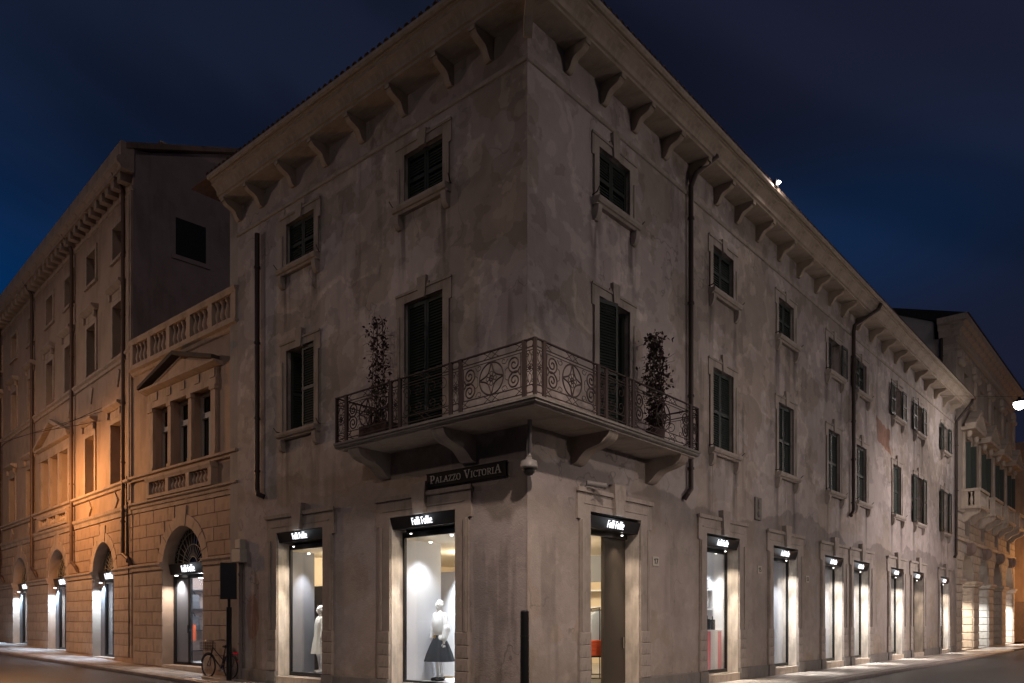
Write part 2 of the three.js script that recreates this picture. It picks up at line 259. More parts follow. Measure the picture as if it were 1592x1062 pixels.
// ---------------------------------------------------------------- ground
const rise = (z) => z < -9 ? (-z - 9) * 0.024 : 0;
{
  const g = new THREE.PlaneGeometry(320, 320, 80, 160); g.rotateX(-Math.PI / 2); const p = g.attributes.position;
  for (let i = 0; i < p.count; i++) p.setY(i, Math.min(2, rise(p.getZ(i))) - 0.11); g.computeVertexNormals();
  const uv = g.attributes.uv; for (let i = 0; i < p.count; i++) uv.setXY(i, p.getX(i), p.getZ(i));
  const m = add(scene, 'road', g, M.road); m.userData.kind = 'structure';
}
function pavement(name, cells, bed) {
  const base = add(scene, name, bed, M.joint); base.userData.kind = 'structure';
  for (const c of cells) { const m = add(base, 'paving_slab', c.g, M.slab[Math.floor(rnd() * 3)]); m.position.set(...c.p); if (c.rx) m.rotation.x = c.rx; }
  return base;
}
{
  const cells = [], far = [], sg = {}; const slab = (w, d) => sg[w.toFixed(2) + d] ??= (() => { const g = block(w - 0.022, d - 0.022, 0.06, 0.008).clone(); g.rotateX(-Math.PI / 2); return g; })();
  let row = 0;
  for (const [z0, z1] of [[0.06, 0.66], [0.67, 1.27], [1.28, 1.72]]) { let x = -1.2 + 0.35 * row++; while (x < 60) { const w = 0.85 + 0.1 * Math.floor(rnd() * 4); const e = { g: slab(w, +(z1 - z0).toFixed(2)), p: [x + w / 2, -0.06, (z0 + z1) / 2] }; if (x < 34) cells.push(e); else { const c = e.g.clone(); c.translate(...e.p); far.push(c); } x += w; } }
  const pv = pavement('pavement', cells, bx(-1.35, 60, -0.12, -0.012, 0.02, 1.75));
  const f = add(pv, 'paving_slab', far, M.slab[1]); f.userData.kind = 'stuff';
  for (let x = -1.2; x < 60; x += 1.5) if (x < 40) { const k = add(pv, 'kerb_stone', block(1.49, 0.26, 0.1, 0.02).clone().rotateX(-Math.PI / 2), M.kerb); k.position.set(x + 0.75, -0.1, 1.89); }
  // beside the short front and up the rising street
  const c2 = []; row = 0;
  for (const [x0, x1] of [[-0.36, 0.4], [-0.9, -0.37]]) { let z = 1.2 - 0.3 * row++; while (z > -46) { const w = 0.85 + 0.1 * Math.floor(rnd() * 4); c2.push({ g: slab(+(x1 - x0).toFixed(2), w), p: [(x0 + x1) / 2, -0.06 + rise(z - w / 2), z - w / 2], rx: z < -9 ? 0.024 : 0 }); z -= w; } }
  for (let z = -17.3; z > -46;) { const w = 1.0; c2.push({ g: slab(0.76, w), p: [0.79, -0.06 + rise(z - w / 2), z - w / 2], rx: 0.024 }); z -= w; }
  const bed = new THREE.BoxGeometry(2.0, 0.1, 50, 1, 1, 60); bed.translate(0.12, -0.065, -22); const bp = bed.attributes.position; for (let i = 0; i < bp.count; i++) bp.setY(i, bp.getY(i) + rise(bp.getZ(i)));
  const pv2 = pavement('side_pavement', c2, bed);
  for (let z = 2; z > -46; z -= 1.5) { const k = add(pv2, 'kerb_stone', block(0.22, 1.49, 0.1, 0.02).clone().rotateX(-Math.PI / 2), M.kerb); k.position.set(-1.02, -0.1 + rise(z - 0.75), z - 0.75); if (z < -8) k.rotation.x = 0.024; }
}

// ---------------------------------------------------------------- the palazzo
const palazzo = thing('corner_palazzo', 'weathered grey plaster palazzo with green shutters and a wraparound iron balcony at the corner', 'building');
const OPEN_L = [[-8.41, -6.41], [-3.93, -1.88]], OPEN_R = [[2.0, 3.98], [7.2, 9.15], [11.5, 13.45], [15.9, 17.8], [18.95, 20.85], [23.75, 25.7], [27.25, 29.2], [32.5, 34.45]];
const WIN_R = [2.95, 8.2, 12.55, 16.9, 19.95, 24.8, 28.3, 33.5], WIN_L = [-7.4, -2.87];
const HW = 0.6;
function facade(x0, x1, y0, y1, t, holes, mat, fr, name = 'wall', parent = palazzo, unit = true) {
  const g = plate(rect(x0, x1, y0, y1), -t, 0, holes), p = g.attributes.position, uv = g.attributes.uv, n = g.attributes.normal;
  for (let i = 0; i < p.count; i++) { const k = Math.abs(n.getZ(i)) > 0.5; uv.setXY(i, unit ? (p.getX(i) + (k ? 0 : p.getZ(i)) - x0) / (x1 - x0) : p.getX(i) + (k ? 0 : p.getZ(i)), unit ? (p.getY(i) - y0) / (y1 - y0) : p.getY(i)); }
  return add(parent, name, g, mat, fr);
}
const winL = [[WIN_L[0], 6.42, 8.52], [WIN_L[0], 10.6, 11.75], [WIN_L[1], 5.5, 8.52], [WIN_L[1], 10.62, 11.75]];
const winR = [[WIN_R[0], 5.5, 8.5], [WIN_R[0], 10.5, 11.66]];
for (let i = 1; i < 8; i++) { winR.push([WIN_R[i], 6.15, 8.3], [WIN_R[i], 10.3, i > 4 ? 11.62 : 11.5]); }
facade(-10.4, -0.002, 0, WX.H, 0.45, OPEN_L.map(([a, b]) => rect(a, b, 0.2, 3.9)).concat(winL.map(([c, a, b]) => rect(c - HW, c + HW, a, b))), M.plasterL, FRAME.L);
facade(0.002, 35.9, 0, WX.H, 0.45, OPEN_R.map(([a, b]) => rect(a, b, 0.2, 3.9)).concat(winR.map(([c, a, b]) => rect(c - HW, c + HW, a, b))), M.plasterR, { p: [0, 0, 0.0], r: 0 });
add(palazzo, 'wall', bx(35.45, 35.9, 0, 13.2, -10.4, -0.45), M.plaster); add(palazzo, 'wall', bx(0, 35.9, 0, 13.2, -10.8, -10.4), M.plaster);
// eaves: soffit, brackets, cornice, tiles
const PATH = [[0, -10.4], [0, 0], [35.9, 0]];
add(palazzo, 'cornice', sweep([[0, 13.03], [0.55, 13.03], [0.55, 13.09], [0.6, 13.1], [0.62, 13.2], [0.68, 13.28], [0.76, 13.33], [0.76, 13.4], [0.8, 13.41], [0.8, 13.47], [0, 13.47]], PATH), M.cornice);
add(palazzo, 'string_course', sweep([[0, 12.2], [0.035, 12.21], [0.05, 12.25], [0.05, 12.29], [0, 12.31]], PATH), M.trim);
add(palazzo, 'gutter', sweep([[0.8, 13.43], [0.86, 13.42], [0.9, 13.46], [0.9, 13.53], [0.88, 13.53], [0.86, 13.47], [0.8, 13.47]], PATH), M.cornice);
{
  const rf = new THREE.BufferGeometry(), e = 0.88, y0 = 13.5, ry = 15.2, a = [-e, y0, -11.3], b = [-e, y0, e], c = [36.6, y0, e], d = [36.6, y0, -11.3], r1 = [5, ry, -5.2], r2 = [31, ry, -5.2];
  rf.setAttribute('position', new THREE.BufferAttribute(new Float32Array([...a, ...b, ...r1, ...b, ...c, ...r2, ...b, ...r2, ...r1, ...c, ...d, ...r2, ...d, ...a, ...r1, ...d, ...r1, ...r2]), 3)); rf.computeVertexNormals(); add(palazzo, 'roof', uvMetres(rf), M.tile);
  const tl = [], half = new THREE.CylinderGeometry(0.07, 0.08, 0.4, 7, 1, true, 0, Math.PI); half.rotateZ(Math.PI / 2); half.rotateY(Math.PI / 2); half.rotateX(-0.32);
  for (let x = -0.8; x < 36.6; x += 0.21) { const g = half.clone(); g.rotateY(0); g.translate(x, 13.53, 0.69); tl.push(g); }
  for (let z = 0.7; z > -10.6; z -= 0.21) { const g = half.clone(); g.rotateY(-Math.PI / 2); g.translate(-0.69, 13.53, z); tl.push(g); }
  const rt = add(palazzo, 'roof_tiles', tl, M.tile); rt.userData.kind = 'stuff';
  const bs = new THREE.Shape(); bs.moveTo(0, 12.6); bs.lineTo(0.06, 12.58); bs.bezierCurveTo(0.16, 12.6, 0.15, 12.77, 0.27, 12.82); bs.bezierCurveTo(0.38, 12.86, 0.48, 12.87, 0.5, 12.96); bs.lineTo(0.545, 12.94); bs.lineTo(0.545, 13.03); bs.lineTo(0, 13.03);
  const bg = prof(bs.getPoints(8).map((p) => [p.x, p.y]), -0.08, 0.08);
  for (const x of [1.23, 2.5, 3.72, 5.06, 6.4, 7.75, 9.0, 10.38, 11.95, 13.5, 15.05, 16.4, 17.75, 19.45, 21.1, 22.75, 24.45, 26.05, 27.85, 29.5, 31.4, 33.2, 34.9]) { const m = add(palazzo, 'eave_bracket', bg, M.soffit); m.position.set(x, 0, 0); }
  for (const s of [0.95, 2.03, 3.45, 4.88, 6.28, 7.66, 9.15, 10.25]) { const m = add(palazzo, 'eave_bracket', bg, M.cornice); m.position.set(0, 0, -s); m.rotation.y = -Math.PI / 2; }
  const cb = add(palazzo, 'eave_bracket', bg, M.cornice); cb.position.set(-0.02, 0, 0.02); cb.rotation.y = -Math.PI / 4; cb.scale.set(1, 1, 1.3);
}
// windows with stone surrounds, sills and louvred shutters
const slatGeo = {}; let nearSlats = 0; const farSlats = [];
function shutterLeaf(w, h, mat, near, fr, at, turn, openBit) {
  const F = 0.065, parts = [bx(0, F, 0, h, -0.02, 0.02), bx(w - F, w, 0, h, -0.02, 0.02), bx(F, w - F, 0, 0.1, -0.02, 0.02), bx(F, w - F, h - 0.09, h, -0.02, 0.02), bx(F, w - F, h * 0.47, h * 0.47 + 0.085, -0.02, 0.02)];
  const leaf = add(palazzo, 'shutter', parts, mat, null), W = toWorld(fr, ...at); leaf.position.copy(W); leaf.rotation.y = fr.r + turn;
  const sw = w - 2 * F, key = sw.toFixed(3); slatGeo[key] ??= (() => { const g = bx(-sw / 2, sw / 2, -0.004, 0.004, -0.031, 0.031); g.rotateX(1.08); return g; })();
  leaf.updateMatrix();
  for (let y = 0.13; y < h - 0.11; y += 0.062) {
    if (y > h * 0.47 - 0.03 && y < h * 0.47 + 0.11) continue;
    if (near && nearSlats < 290) { nearSlats++; const s = add(leaf, 'slat', slatGeo[key], mat); s.position.set(w / 2, y, 0); }
    else { const g = slatGeo[key].clone(); g.translate(w / 2, y, 0); g.applyMatrix4(leaf.matrix); farSlats.push(g); }
  }
}
function windowSet(fr, c, y0, y1, o = {}) {
  const a = c - HW, b = c + HW, tr = o.trim || M.trim, sh = o.sh || M.shutterR, e = 0.17;
  add(palazzo, 'pane', bx(a, b, y0, y1, -0.44, -0.4), M.glassDark, fr);
  add(palazzo, 'window_reveal', [bx(a - 0.02, a + 0.035, y0, y1, -0.39, -0.15), bx(b - 0.035, b + 0.02, y0, y1, -0.39, -0.15)], tr, fr);
  // surround with shoulders and a keystone
  const out = [[a - e, y0], [a - e, y1 - 0.25], [a - e - 0.09, y1 - 0.25], [a - e - 0.09, y1 + e + 0.04], [c - 0.2, y1 + e + 0.04], [c - 0.2, y1 + e + 0.12], [c + 0.2, y1 + e + 0.12], [c + 0.2, y1 + e + 0.04], [b + e + 0.09, y1 + e + 0.04], [b + e + 0.09, y1 - 0.25], [b + e, y1 - 0.25], [b + e, y0], [b, y0], [b, y1], [a, y1], [a, y0]];
  const sur = add(palazzo, 'window_surround', plate(out, -0.02, 0.03), tr, fr);
  add(sur, 'outer_moulding', [bx(a - e - 0.03, a - e + 0.03, y0, y1 - 0.26, 0.031, 0.05), bx(b + e - 0.03, b + e + 0.03, y0, y1 - 0.26, 0.031, 0.05), bx(a - e - 0.1, b + e + 0.1, y1 + e, y1 + e + 0.05, 0.031, 0.055)], tr);
  const kh = o.key ?? 0.42; if (kh) add(sur, 'keystone', plate([[c - 0.1, y1 - 0.03], [c + 0.1, y1 - 0.03], [c + 0.14, y1 + kh], [c - 0.14, y1 + kh]], 0.0, 0.075), tr);
  if (!o.door) {
    const s = add(palazzo, 'window_sill', prof([[0, y0 - 0.17], [0.1, y0 - 0.17], [0.13, y0 - 0.13], [0.17, y0 - 0.12], [0.2, y0 - 0.07], [0.2, y0 - 0.01], [0, y0]], a - 0.24, b + 0.24), tr, fr);
    const cs = new THREE.Shape(); cs.moveTo(0, -0.3); cs.lineTo(0.05, -0.3); cs.quadraticCurveTo(0.16, -0.24, 0.15, 0); cs.lineTo(0, 0);
    for (const x of [a - 0.14, b + 0.14]) { const k = add(s, 'corbel', prof(cs.getPoints(5).map((p) => [p.x, p.y + y0 - 0.17]), x - 0.07, x + 0.07), tr); }
    add(palazzo, 'shutter_hook', [tube([[a - 0.22, y0 + 0.05, 0], [a - 0.27, y0 + 0.05, 0.2], [a - 0.27, y0 + 0.14, 0.22]], 0.012), tube([[b + 0.22, y0 + 0.02, 0], [b + 0.34, y0 + 0.02, 0.18], [b + 0.34, y0 + 0.1, 0.2]], 0.012)], M.iron, fr);
  }
  const h = y1 - y0 - 0.03, w = HW - 0.01, mode = o.mode || 'closed', nr = o.near;
  if (mode === 'closed') { shutterLeaf(w, h, sh, nr, fr, [a + 0.005, y0 + 0.015, -0.1], 0); shutterLeaf(w, h, sh, nr, fr, [c + 0.005, y0 + 0.015, -0.1], 0); }
  if (mode === 'open') { shutterLeaf(w, h, sh, nr, fr, [a - w + 0.02, y0 + 0.015, 0.1], 0); shutterLeaf(w, h, sh, nr, fr, [b - 0.02, y0 + 0.015, 0.1], 0); add(palazzo, 'window_frame', [bx(a + 0.05, a + 0.13, y0, y1, -0.38, -0.33), bx(b - 0.13, b - 0.05, y0, y1, -0.38, -0.33), bx(c - 0.05, c + 0.05, y0, y1, -0.38, -0.32), bx(a + 0.13, b - 0.13, y1 - 0.1, y1, -0.38, -0.33)], M.woodFrame, fr); }
  if (mode === 'rightOpen') { shutterLeaf(w, h, sh, nr, fr, [a + 0.005, y0 + 0.015, -0.1], 0); shutterLeaf(w, h, sh, nr, fr, [b - 0.02, y0 + 0.015, 0.1], 0); add(palazzo, 'curtain', bx(c, b - 0.05, y0, y1, -0.37, -0.35), M.grey, fr); }
  if (mode === 'leftOpen') { shutterLeaf(w, h, sh, nr, fr, [a - w + 0.02, y0 + 0.015, 0.1], 0); shutterLeaf(w, h, sh, nr, fr, [c + 0.005, y0 + 0.015, -0.1], 0); }
  if (mode === 'ajar') { shutterLeaf(w, h, sh, nr, fr, [a + 0.03, y0 + 0.015, -0.1], 1.25); shutterLeaf(w, h, sh, nr, fr, [c + 0.005, y0 + 0.015, -0.06], 0); }
  if (mode === 'swung') { shutterLeaf(w * 1.02, h, sh, nr, fr, [a + 0.005, y0 + 0.015, -0.04], -0.22); shutterLeaf(w, h, sh, nr, fr, [b - 0.03, y0 + 0.015, -0.1], Math.PI / 2 + 0.5); }
}
windowSet(FRAME.L, WIN_L[0], 6.42, 8.52, { trim: M.trimL, sh: M.shutter, mode: 'ajar', near: true });
windowSet(FRAME.L, WIN_L[0], 10.6, 11.75, { trim: M.trimL, sh: M.shutter, key: 0.3 });
windowSet(FRAME.L, WIN_L[1], 5.5, 8.52, { trim: M.trimL, sh: M.shutter, door: true, near: true });
windowSet(FRAME.L, WIN_L[1], 10.62, 11.75, { trim: M.trimL, sh: M.shutter, key: 0.3 });
windowSet(FRAME.R, WIN_R[0], 5.5, 8.5, { sh: M.shutter, door: true, mode: 'swung', near: true });
windowSet(FRAME.R, WIN_R[0], 10.5, 11.66, { key: 0.5, sh: M.shutter });
['', 'closed', 'closed', 'closed', 'closed', 'closed', 'open', 'open'].forEach((m, i) => { if (i) windowSet(FRAME.R, WIN_R[i], 6.15, 8.3, { mode: m, near: i === 1 }); });
['', 'closed', 'closed', 'rightOpen', 'leftOpen', 'open', 'open', 'open'].forEach((m, i) => { if (i) windowSet(FRAME.R, WIN_R[i], 10.3, i > 4 ? 11.62 : 11.5, { mode: m, key: 0.3 }); });
{ const s = add(palazzo, 'slats', farSlats, M.shutterR); s.userData.kind = 'stuff'; }

// street-level openings: stone surrounds, rusticated feet, sill steps
function doorSurround(fr, a, b, tr) {
  const e = 0.36, y1 = 3.9, c = (a + b) / 2;
  const out = [[a - e, 1.38], [a - e, 3.72], [a - e - 0.09, 3.72], [a - e - 0.09, 4.32], [b + e + 0.09, 4.32], [b + e + 0.09, 3.72], [b + e, 3.72], [b + e, 1.38], [b, 1.38], [b, y1], [a, y1], [a, 1.38]];
  const s = add(palazzo, 'door_surround', plate(out, -0.02, 0.05), tr, fr);
  add(s, 'moulding', [bx(a - e - 0.13, b + e + 0.13, 4.27, 4.36, 0.051, 0.1), bx(a - e + 0.03, a - e + 0.1, 1.4, 3.7, 0.051, 0.08), bx(b + e - 0.1, b + e - 0.03, 1.4, 3.7, 0.051, 0.08), bx(a - 0.24, b + 0.24, 4.04, 4.07, 0.051, 0.065)], tr);
  add(s, 'keystone', plate([[c - 0.16, 3.9], [c + 0.16, 3.9], [c + 0.23, 4.56], [c - 0.23, 4.56]], 0, 0.14), tr);
  for (const [x0, x1] of [[a - e - 0.03, a + 0.0], [b - 0.0, b + e + 0.03]]) for (let k = 0; k < 4; k++) { const m = add(palazzo, 'stone_block', block(x1 - x0, 0.262, 0.085, 0.015), tr, fr); const p = toWorld(fr, (x0 + x1) / 2, 0.33 + 0.265 * k + 0.13, -0.01); m.position.copy(p); }
  add(palazzo, 'plinth', [bx(a - e - 0.05, a, 0, 0.325, -0.02, 0.1), bx(b, b + e + 0.05, 0, 0.325, -0.02, 0.1)], M.grime, fr);
  add(palazzo, 'door_step', bx(a + 0.005, b - 0.005, -0.02, 0.2, -0.44, 0.06), M.stone, fr);
  add(palazzo, 'door_reveal', bx(b - 0.014, b - 0.002, 0.201, 3.88, -0.44, -0.004), M.reveal, fr); add(palazzo, 'door_reveal', bx(a + 0.002, a + 0.014, 0.201, 3.88, -0.44, -0.004), M.reveal, fr);
  add(palazzo, 'lintel', bx(a + 0.003, b - 0.003, 3.885, 3.899, -0.44, -0.05), M.grime, fr);
}
for (const [a, b] of OPEN_L) doorSurround(FRAME.L, a, b, M.trimL);
for (const [a, b] of OPEN_R) doorSurround(FRAME.R, a, b, M.trim);
function plinthRun(fr, x0, x1) { add(palazzo, 'plinth', prof([[0, 0], [0.06, 0], [0.06, 0.31], [0.045, 0.33], [0, 0.33]], x0, x1), M.grime, fr); }
{ let p = -10.4; for (const [a, b] of OPEN_L) { plinthRun(FRAME.L, p, a - 0.42); p = b + 0.42; } plinthRun(FRAME.L, p, 0.06); p = 0; for (const [a, b] of OPEN_R) { plinthRun(FRAME.R, p, a - 0.42); p = b + 0.42; } plinthRun(FRAME.R, p, 35.9); }

// balcony round the corner
const RL = -4.57, RR = 4.87, RO = 1.0;
add(palazzo, 'balcony_slab', sweep([[0, 5.36], [0.98, 5.36], [1.02, 5.385], [1.02, 5.42], [1.05, 5.43], [1.05, 5.475], [0, 5.475]], [[0, RL - 0.04], [0, 0], [RR + 0.04, 0]]), M.grime);
add(palazzo, 'balcony_soffit', sweep([[0, 5.33], [0.95, 5.33], [0.95, 5.358], [0, 5.358]], [[0, RL + 0.02], [0, 0], [RR - 0.02, 0]]), M.trim);
{
  const s = new THREE.Shape(); s.moveTo(0, 4.78); s.bezierCurveTo(0.18, 4.78, 0.22, 5.0, 0.45, 5.05); s.bezierCurveTo(0.72, 5.1, 0.9, 5.15, 0.92, 5.33); s.lineTo(0, 5.33);
  const pts = s.getPoints(10).map((p) => [p.x, p.y]), g = prof(pts, -0.17, 0.17);
  for (const x of [-4.1, -1.5]) { const m = add(palazzo, 'balcony_bracket', g, M.trim); m.position.copy(toWorld(FRAME.L, x, 0, 0)); m.rotation.y = -Math.PI / 2; }
  for (const x of [1.55, 4.4]) { const m = add(palazzo, 'balcony_bracket', g, M.trimL); m.position.set(x, 0, 0); }
}
// iron railing
const Y0 = 5.52, Y1 = 6.46, ir = 0.016;
function arc2(cx, cy, r, a0, a1, n = 12, sx = 1) { const o = []; for (let i = 0; i <= n; i++) { const t = a0 + (a1 - a0) * i / n; o.push([cx + sx * r * Math.cos(t), cy + r * Math.sin(t), 0]); } return o; }
function spiral(cx, cy, r0, r1, a0, a1, n = 16) { const o = []; for (let i = 0; i <= n; i++) { const t = i / n, a = a0 + (a1 - a0) * t, r = r0 + (r1 - r0) * t; o.push([cx + r * Math.cos(a), cy + r * Math.sin(a), 0]); } return o; }
const T = (p, r = ir, seg) => tube(p, r, seg || p.length * 2, 4, true), S = (p, r = ir) => tube(p, r, 0, 4);
function rosette(cx, cy, R, g) { for (let i = 0; i < 8; i++) { const a = i * Math.PI / 4; g.push(T(arc2(cx + R * 0.62 * Math.cos(a), cy + R * 0.62 * Math.sin(a), R * 0.26, 0, Math.PI * 2, 8), 0.008, 9)); } g.push(T(arc2(cx, cy, R * 0.3, 0, Math.PI * 2, 8), 0.012, 9)); const c = new THREE.SphereGeometry(R * 0.16, 6, 4); c.translate(cx, cy, 0); g.push(c); }
function railRails(w, g) {
  for (const y of [Y0 + 0.02, Y0 + 0.15, Y1 - 0.14]) g.push(bx(0, w, y - 0.008, y + 0.008, -0.008, 0.008)); g.push(bx(0, w, Y1 - 0.016, Y1 + 0.006, -0.02, 0.02)); g.push(bx(0, w, Y1 - 0.2, Y1 - 0.188, -0.006, 0.006));
  // ribbons in the two narrow bands
  for (const [b, t] of [[Y0 + 0.02, Y0 + 0.15], [Y1 - 0.14, Y1 - 0.016]]) { const n = Math.max(1, Math.round(w / 0.7)), q = w / n, m = (b + t) / 2, hh = (t - b) / 2; for (let i = 0; i < n; i++) { const x = i * q; for (const s of [1, -1]) g.push(T([[x, m + s * hh, 0], [x + q * 0.12, m, 0], [x + q * 0.24, m - s * hh * 0.9, 0], [x + q * 0.5, m - s * hh * 0.9, 0], [x + q * 0.76, m - s * hh * 0.9, 0], [x + q * 0.88, m, 0], [x + q, m + s * hh, 0]], 0.007, 14)); } }
}
function bigPanel(w) {
  const g = [], c = w / 2, yb = Y0 + 0.15, yt = Y1 - 0.2, m = (yb + yt) / 2, h = (yt - yb) / 2, R = h * 0.98; railRails(w, g);
  g.push(bx(0.05, 0.064, yb, yt, -0.006, 0.006), bx(w - 0.064, w - 0.05, yb, yt, -0.006, 0.006));
  g.push(T(arc2(c, m, R, 0, Math.PI * 2, 24), ir, 30));
  for (let i = 0; i < 4; i++) { const a = i * Math.PI / 2, b = a + Math.PI / 2; g.push(T([[c + R * Math.cos(a), m + R * Math.sin(a), 0], [c + R * 0.42 * Math.cos((a + b) / 2), m + R * 0.42 * Math.sin((a + b) / 2), 0], [c + R * Math.cos(b), m + R * Math.sin(b), 0]], ir, 10)); }
  for (const s of [-1, 1]) for (const u of [-1, 1]) {
    const cx = c + s * (w / 2 - 0.21), cy = m + u * h * 0.48, r = h * 0.46, f = (p) => p.map(([x, y, z]) => [cx + s * (x), cy + u * y, z]);
    g.push(T(f(spiral(0, 0, 0.02, r, 0, Math.PI * 3.1, 26)), ir, 34));
    g.push(T(f([[-r * 0.97, -0.03, 0], [-r * 0.8, -r * 0.6, 0], [-r * 0.2, -r * 1.05, 0], [r * 0.6, -r * 1.05, 0], [r * 0.98, -r * 0.5, 0]]), ir, 12));
    g.push(T(f([[-r * 1.1, r * 0.9, 0], [-r * 1.5, r * 0.4, 0], [-r * 2.1, r * 0.6, 0], [-r * 1.9, r * 1.02, 0], [-r * 1.6, r * 0.85, 0]]), 0.007, 12));
    g.push(T(f([[-r, -r * 0.2, 0], [-r * 1.5, -r * 0.45, 0], [-r * 1.55, -r * 1.0, 0]]), 0.007, 8));
  }
  const ro = []; rosette(c, m, R * 0.5, ro); return [g, ro];
}
function slimPanel(w) {
  const g = [], c = w / 2, yb = Y0 + 0.15, yt = Y1 - 0.2, m = (yb + yt) / 2, h = (yt - yb) / 2; railRails(w, g);
  for (const u of [-1, 1]) { g.push(T([[c, m + u * h * 0.3, 0], [c + w * 0.22, m + u * h * 0.5, 0], [c, m + u * h * 0.98, 0]], 0.007, 8), T([[c, m + u * h * 0.3, 0], [c - w * 0.22, m + u * h * 0.5, 0], [c, m + u * h * 0.98, 0]], 0.007, 8)); for (const s of [-1, 1]) g.push(T(spiral(c + s * w * 0.3, m + u * h * 0.78, 0.01, w * 0.16, 0, 8, 12), 0.007, 14), T([[c + s * w * 0.45, m, 0], [c + s * w * 0.3, m + u * h * 0.4, 0], [c + s * w * 0.45, m + u * h * 0.6, 0]], 0.007, 8)); }
  const ro = []; rosette(c, m, w * 0.42, ro); return [g, ro];
}
function midPanel(w) {
  const g = [], yb = Y0 + 0.15, yt = Y1 - 0.2, m = (yb + yt) / 2, h = (yt - yb) / 2; railRails(w, g); const n = Math.max(1, Math.round(w / 0.62)), q = w / n;
  for (let i = 0; i < n; i++) for (const s of [-1, 1]) for (const u of [-1, 1]) { const cx = (i + 0.5) * q + s * q * 0.22; g.push(T(spiral(cx, m + u * h * 0.5, 0.015, h * 0.46, 0.5 * u, 0.5 * u + u * 8.5, 20).map(([x, y, z]) => [cx + (x - cx) * Math.min(1, q * 0.22 / (h * 0.46)), y, z]), 0.008, 26)); }
  return [g, null];
}
function railRun(fr, segs, zc, turnFr) {
  for (const [x0, x1, kind] of segs) {
    const [g, ro] = kind === 'b' ? bigPanel(x1 - x0) : kind === 's' ? slimPanel(x1 - x0) : midPanel(x1 - x0);
    const m = add(palazzo, 'railing_panel', g, M.iron); m.position.copy(toWorld(fr, x0, 0, zc)); m.rotation.y = fr.r; if (ro) add(m, 'rosette', ro, M.iron);
    for (const x of [x0, x1]) { const p = add(palazzo, 'railing_post', [bx(-0.02, 0.02, 5.475, Y1 + 0.01, -0.02, 0.02), disc(0, Y1 - 0.07, 0, 0.022, 0.03), disc(0, Y0 + 0.08, 0, 0.022, 0.03)], M.iron); p.position.copy(toWorld(fr, x, 0, zc)); }
  }
}
railRun(FRAME.L, [[RL, -4.24, 's'], [-4.2, -2.78, 'b'], [-2.74, -2.5, 's'], [-2.46, -1.06, 'm'], [-1.02, -0.8, 's'], [-0.76, 0.74, 'b'], [0.78, 0.985, 's']], RO);
railRun(FRAME.R, [[-0.985, -0.77, 's'], [-0.73, 0.87, 'b'], [0.91, 1.14, 's'], [1.18, 1.86, 'm'], [1.9, 2.1, 's'], [2.14, 4.5, 'b'], [4.54, RR, 's']], RO);
railRun(FRAME.R, [[-0.97, -0.05, 'm']].map((s) => s), RL + 0.0);
railRun(FRAME.L, [[0.05, 0.97, 'm']], -RR);

// rain pipes on the palazzo
function rainPipe(parent, fr, pts, r, mat, cuffs) { const p = add(parent, 'rain_pipe', bentPipe(pts, r), mat, fr); const cg = disc(0, 0, 0, r * 1.3, 0.05); for (const y of cuffs) { const q = pts.find((a, i) => pts[i + 1] && Math.min(a[1], pts[i + 1][1]) <= y && Math.max(a[1], pts[i + 1][1]) >= y) || pts[1]; add(p, 'pipe_cuff', cg, mat).position.set(q[0], y, q[2]); } return p; }
rainPipe(palazzo, FRAME.L, [[-9.24, 11.9, 0.1], [-9.24, 5.1, 0.1], [-9.18, 4.98, 0.1], [-9.02, 4.9, 0.02]], 0.065, M.pipe, [11, 9, 7, 5.6]);
rainPipe(palazzo, FRAME.R, [[6.62, 13.15, 0.62], [6.28, 12.72, 0.22], [6.2, 12.4, 0.12], [6.2, 4.9, 0.12], [6.02, 4.75, 0.12], [5.98, 4.62, 0.05]], 0.065, M.pipe, [11.6, 9.5, 7.2, 5.4]);
rainPipe(palazzo, FRAME.R, [[19.5, 13.4, 0.84], [19.45, 13.2, 0.78], [18.75, 12.55, 0.14], [18.7, 12.3, 0.12], [18.7, 5.7, 0.12], [18.45, 5.5, 0.1]], 0.07, M.pipe, [11.4, 9, 7.6, 6]);
rainPipe(palazzo, FRAME.R, [[35.9, 13.4, 0.84], [35.85, 13.2, 0.8], [35.65, 12.3, 0.14], [35.65, 5.2, 0.12], [35.5, 5.05, 0.08]], 0.07, M.pipe, [11, 8.6, 6]);
// electric cable loops and the relief plaque
add(palazzo, 'relief_plaque', [plate(rect(10.2, 10.62, 4.55, 5.2), 0, 0.05), ...[4.72, 4.95, 5.08].map((y, i) => { const s = new THREE.SphereGeometry(0.09 - i * 0.012, 8, 6); s.scale(1, 1.1, 0.5); s.translate(10.41, y, 0.06); return s; })], M.grime, FRAME.R);

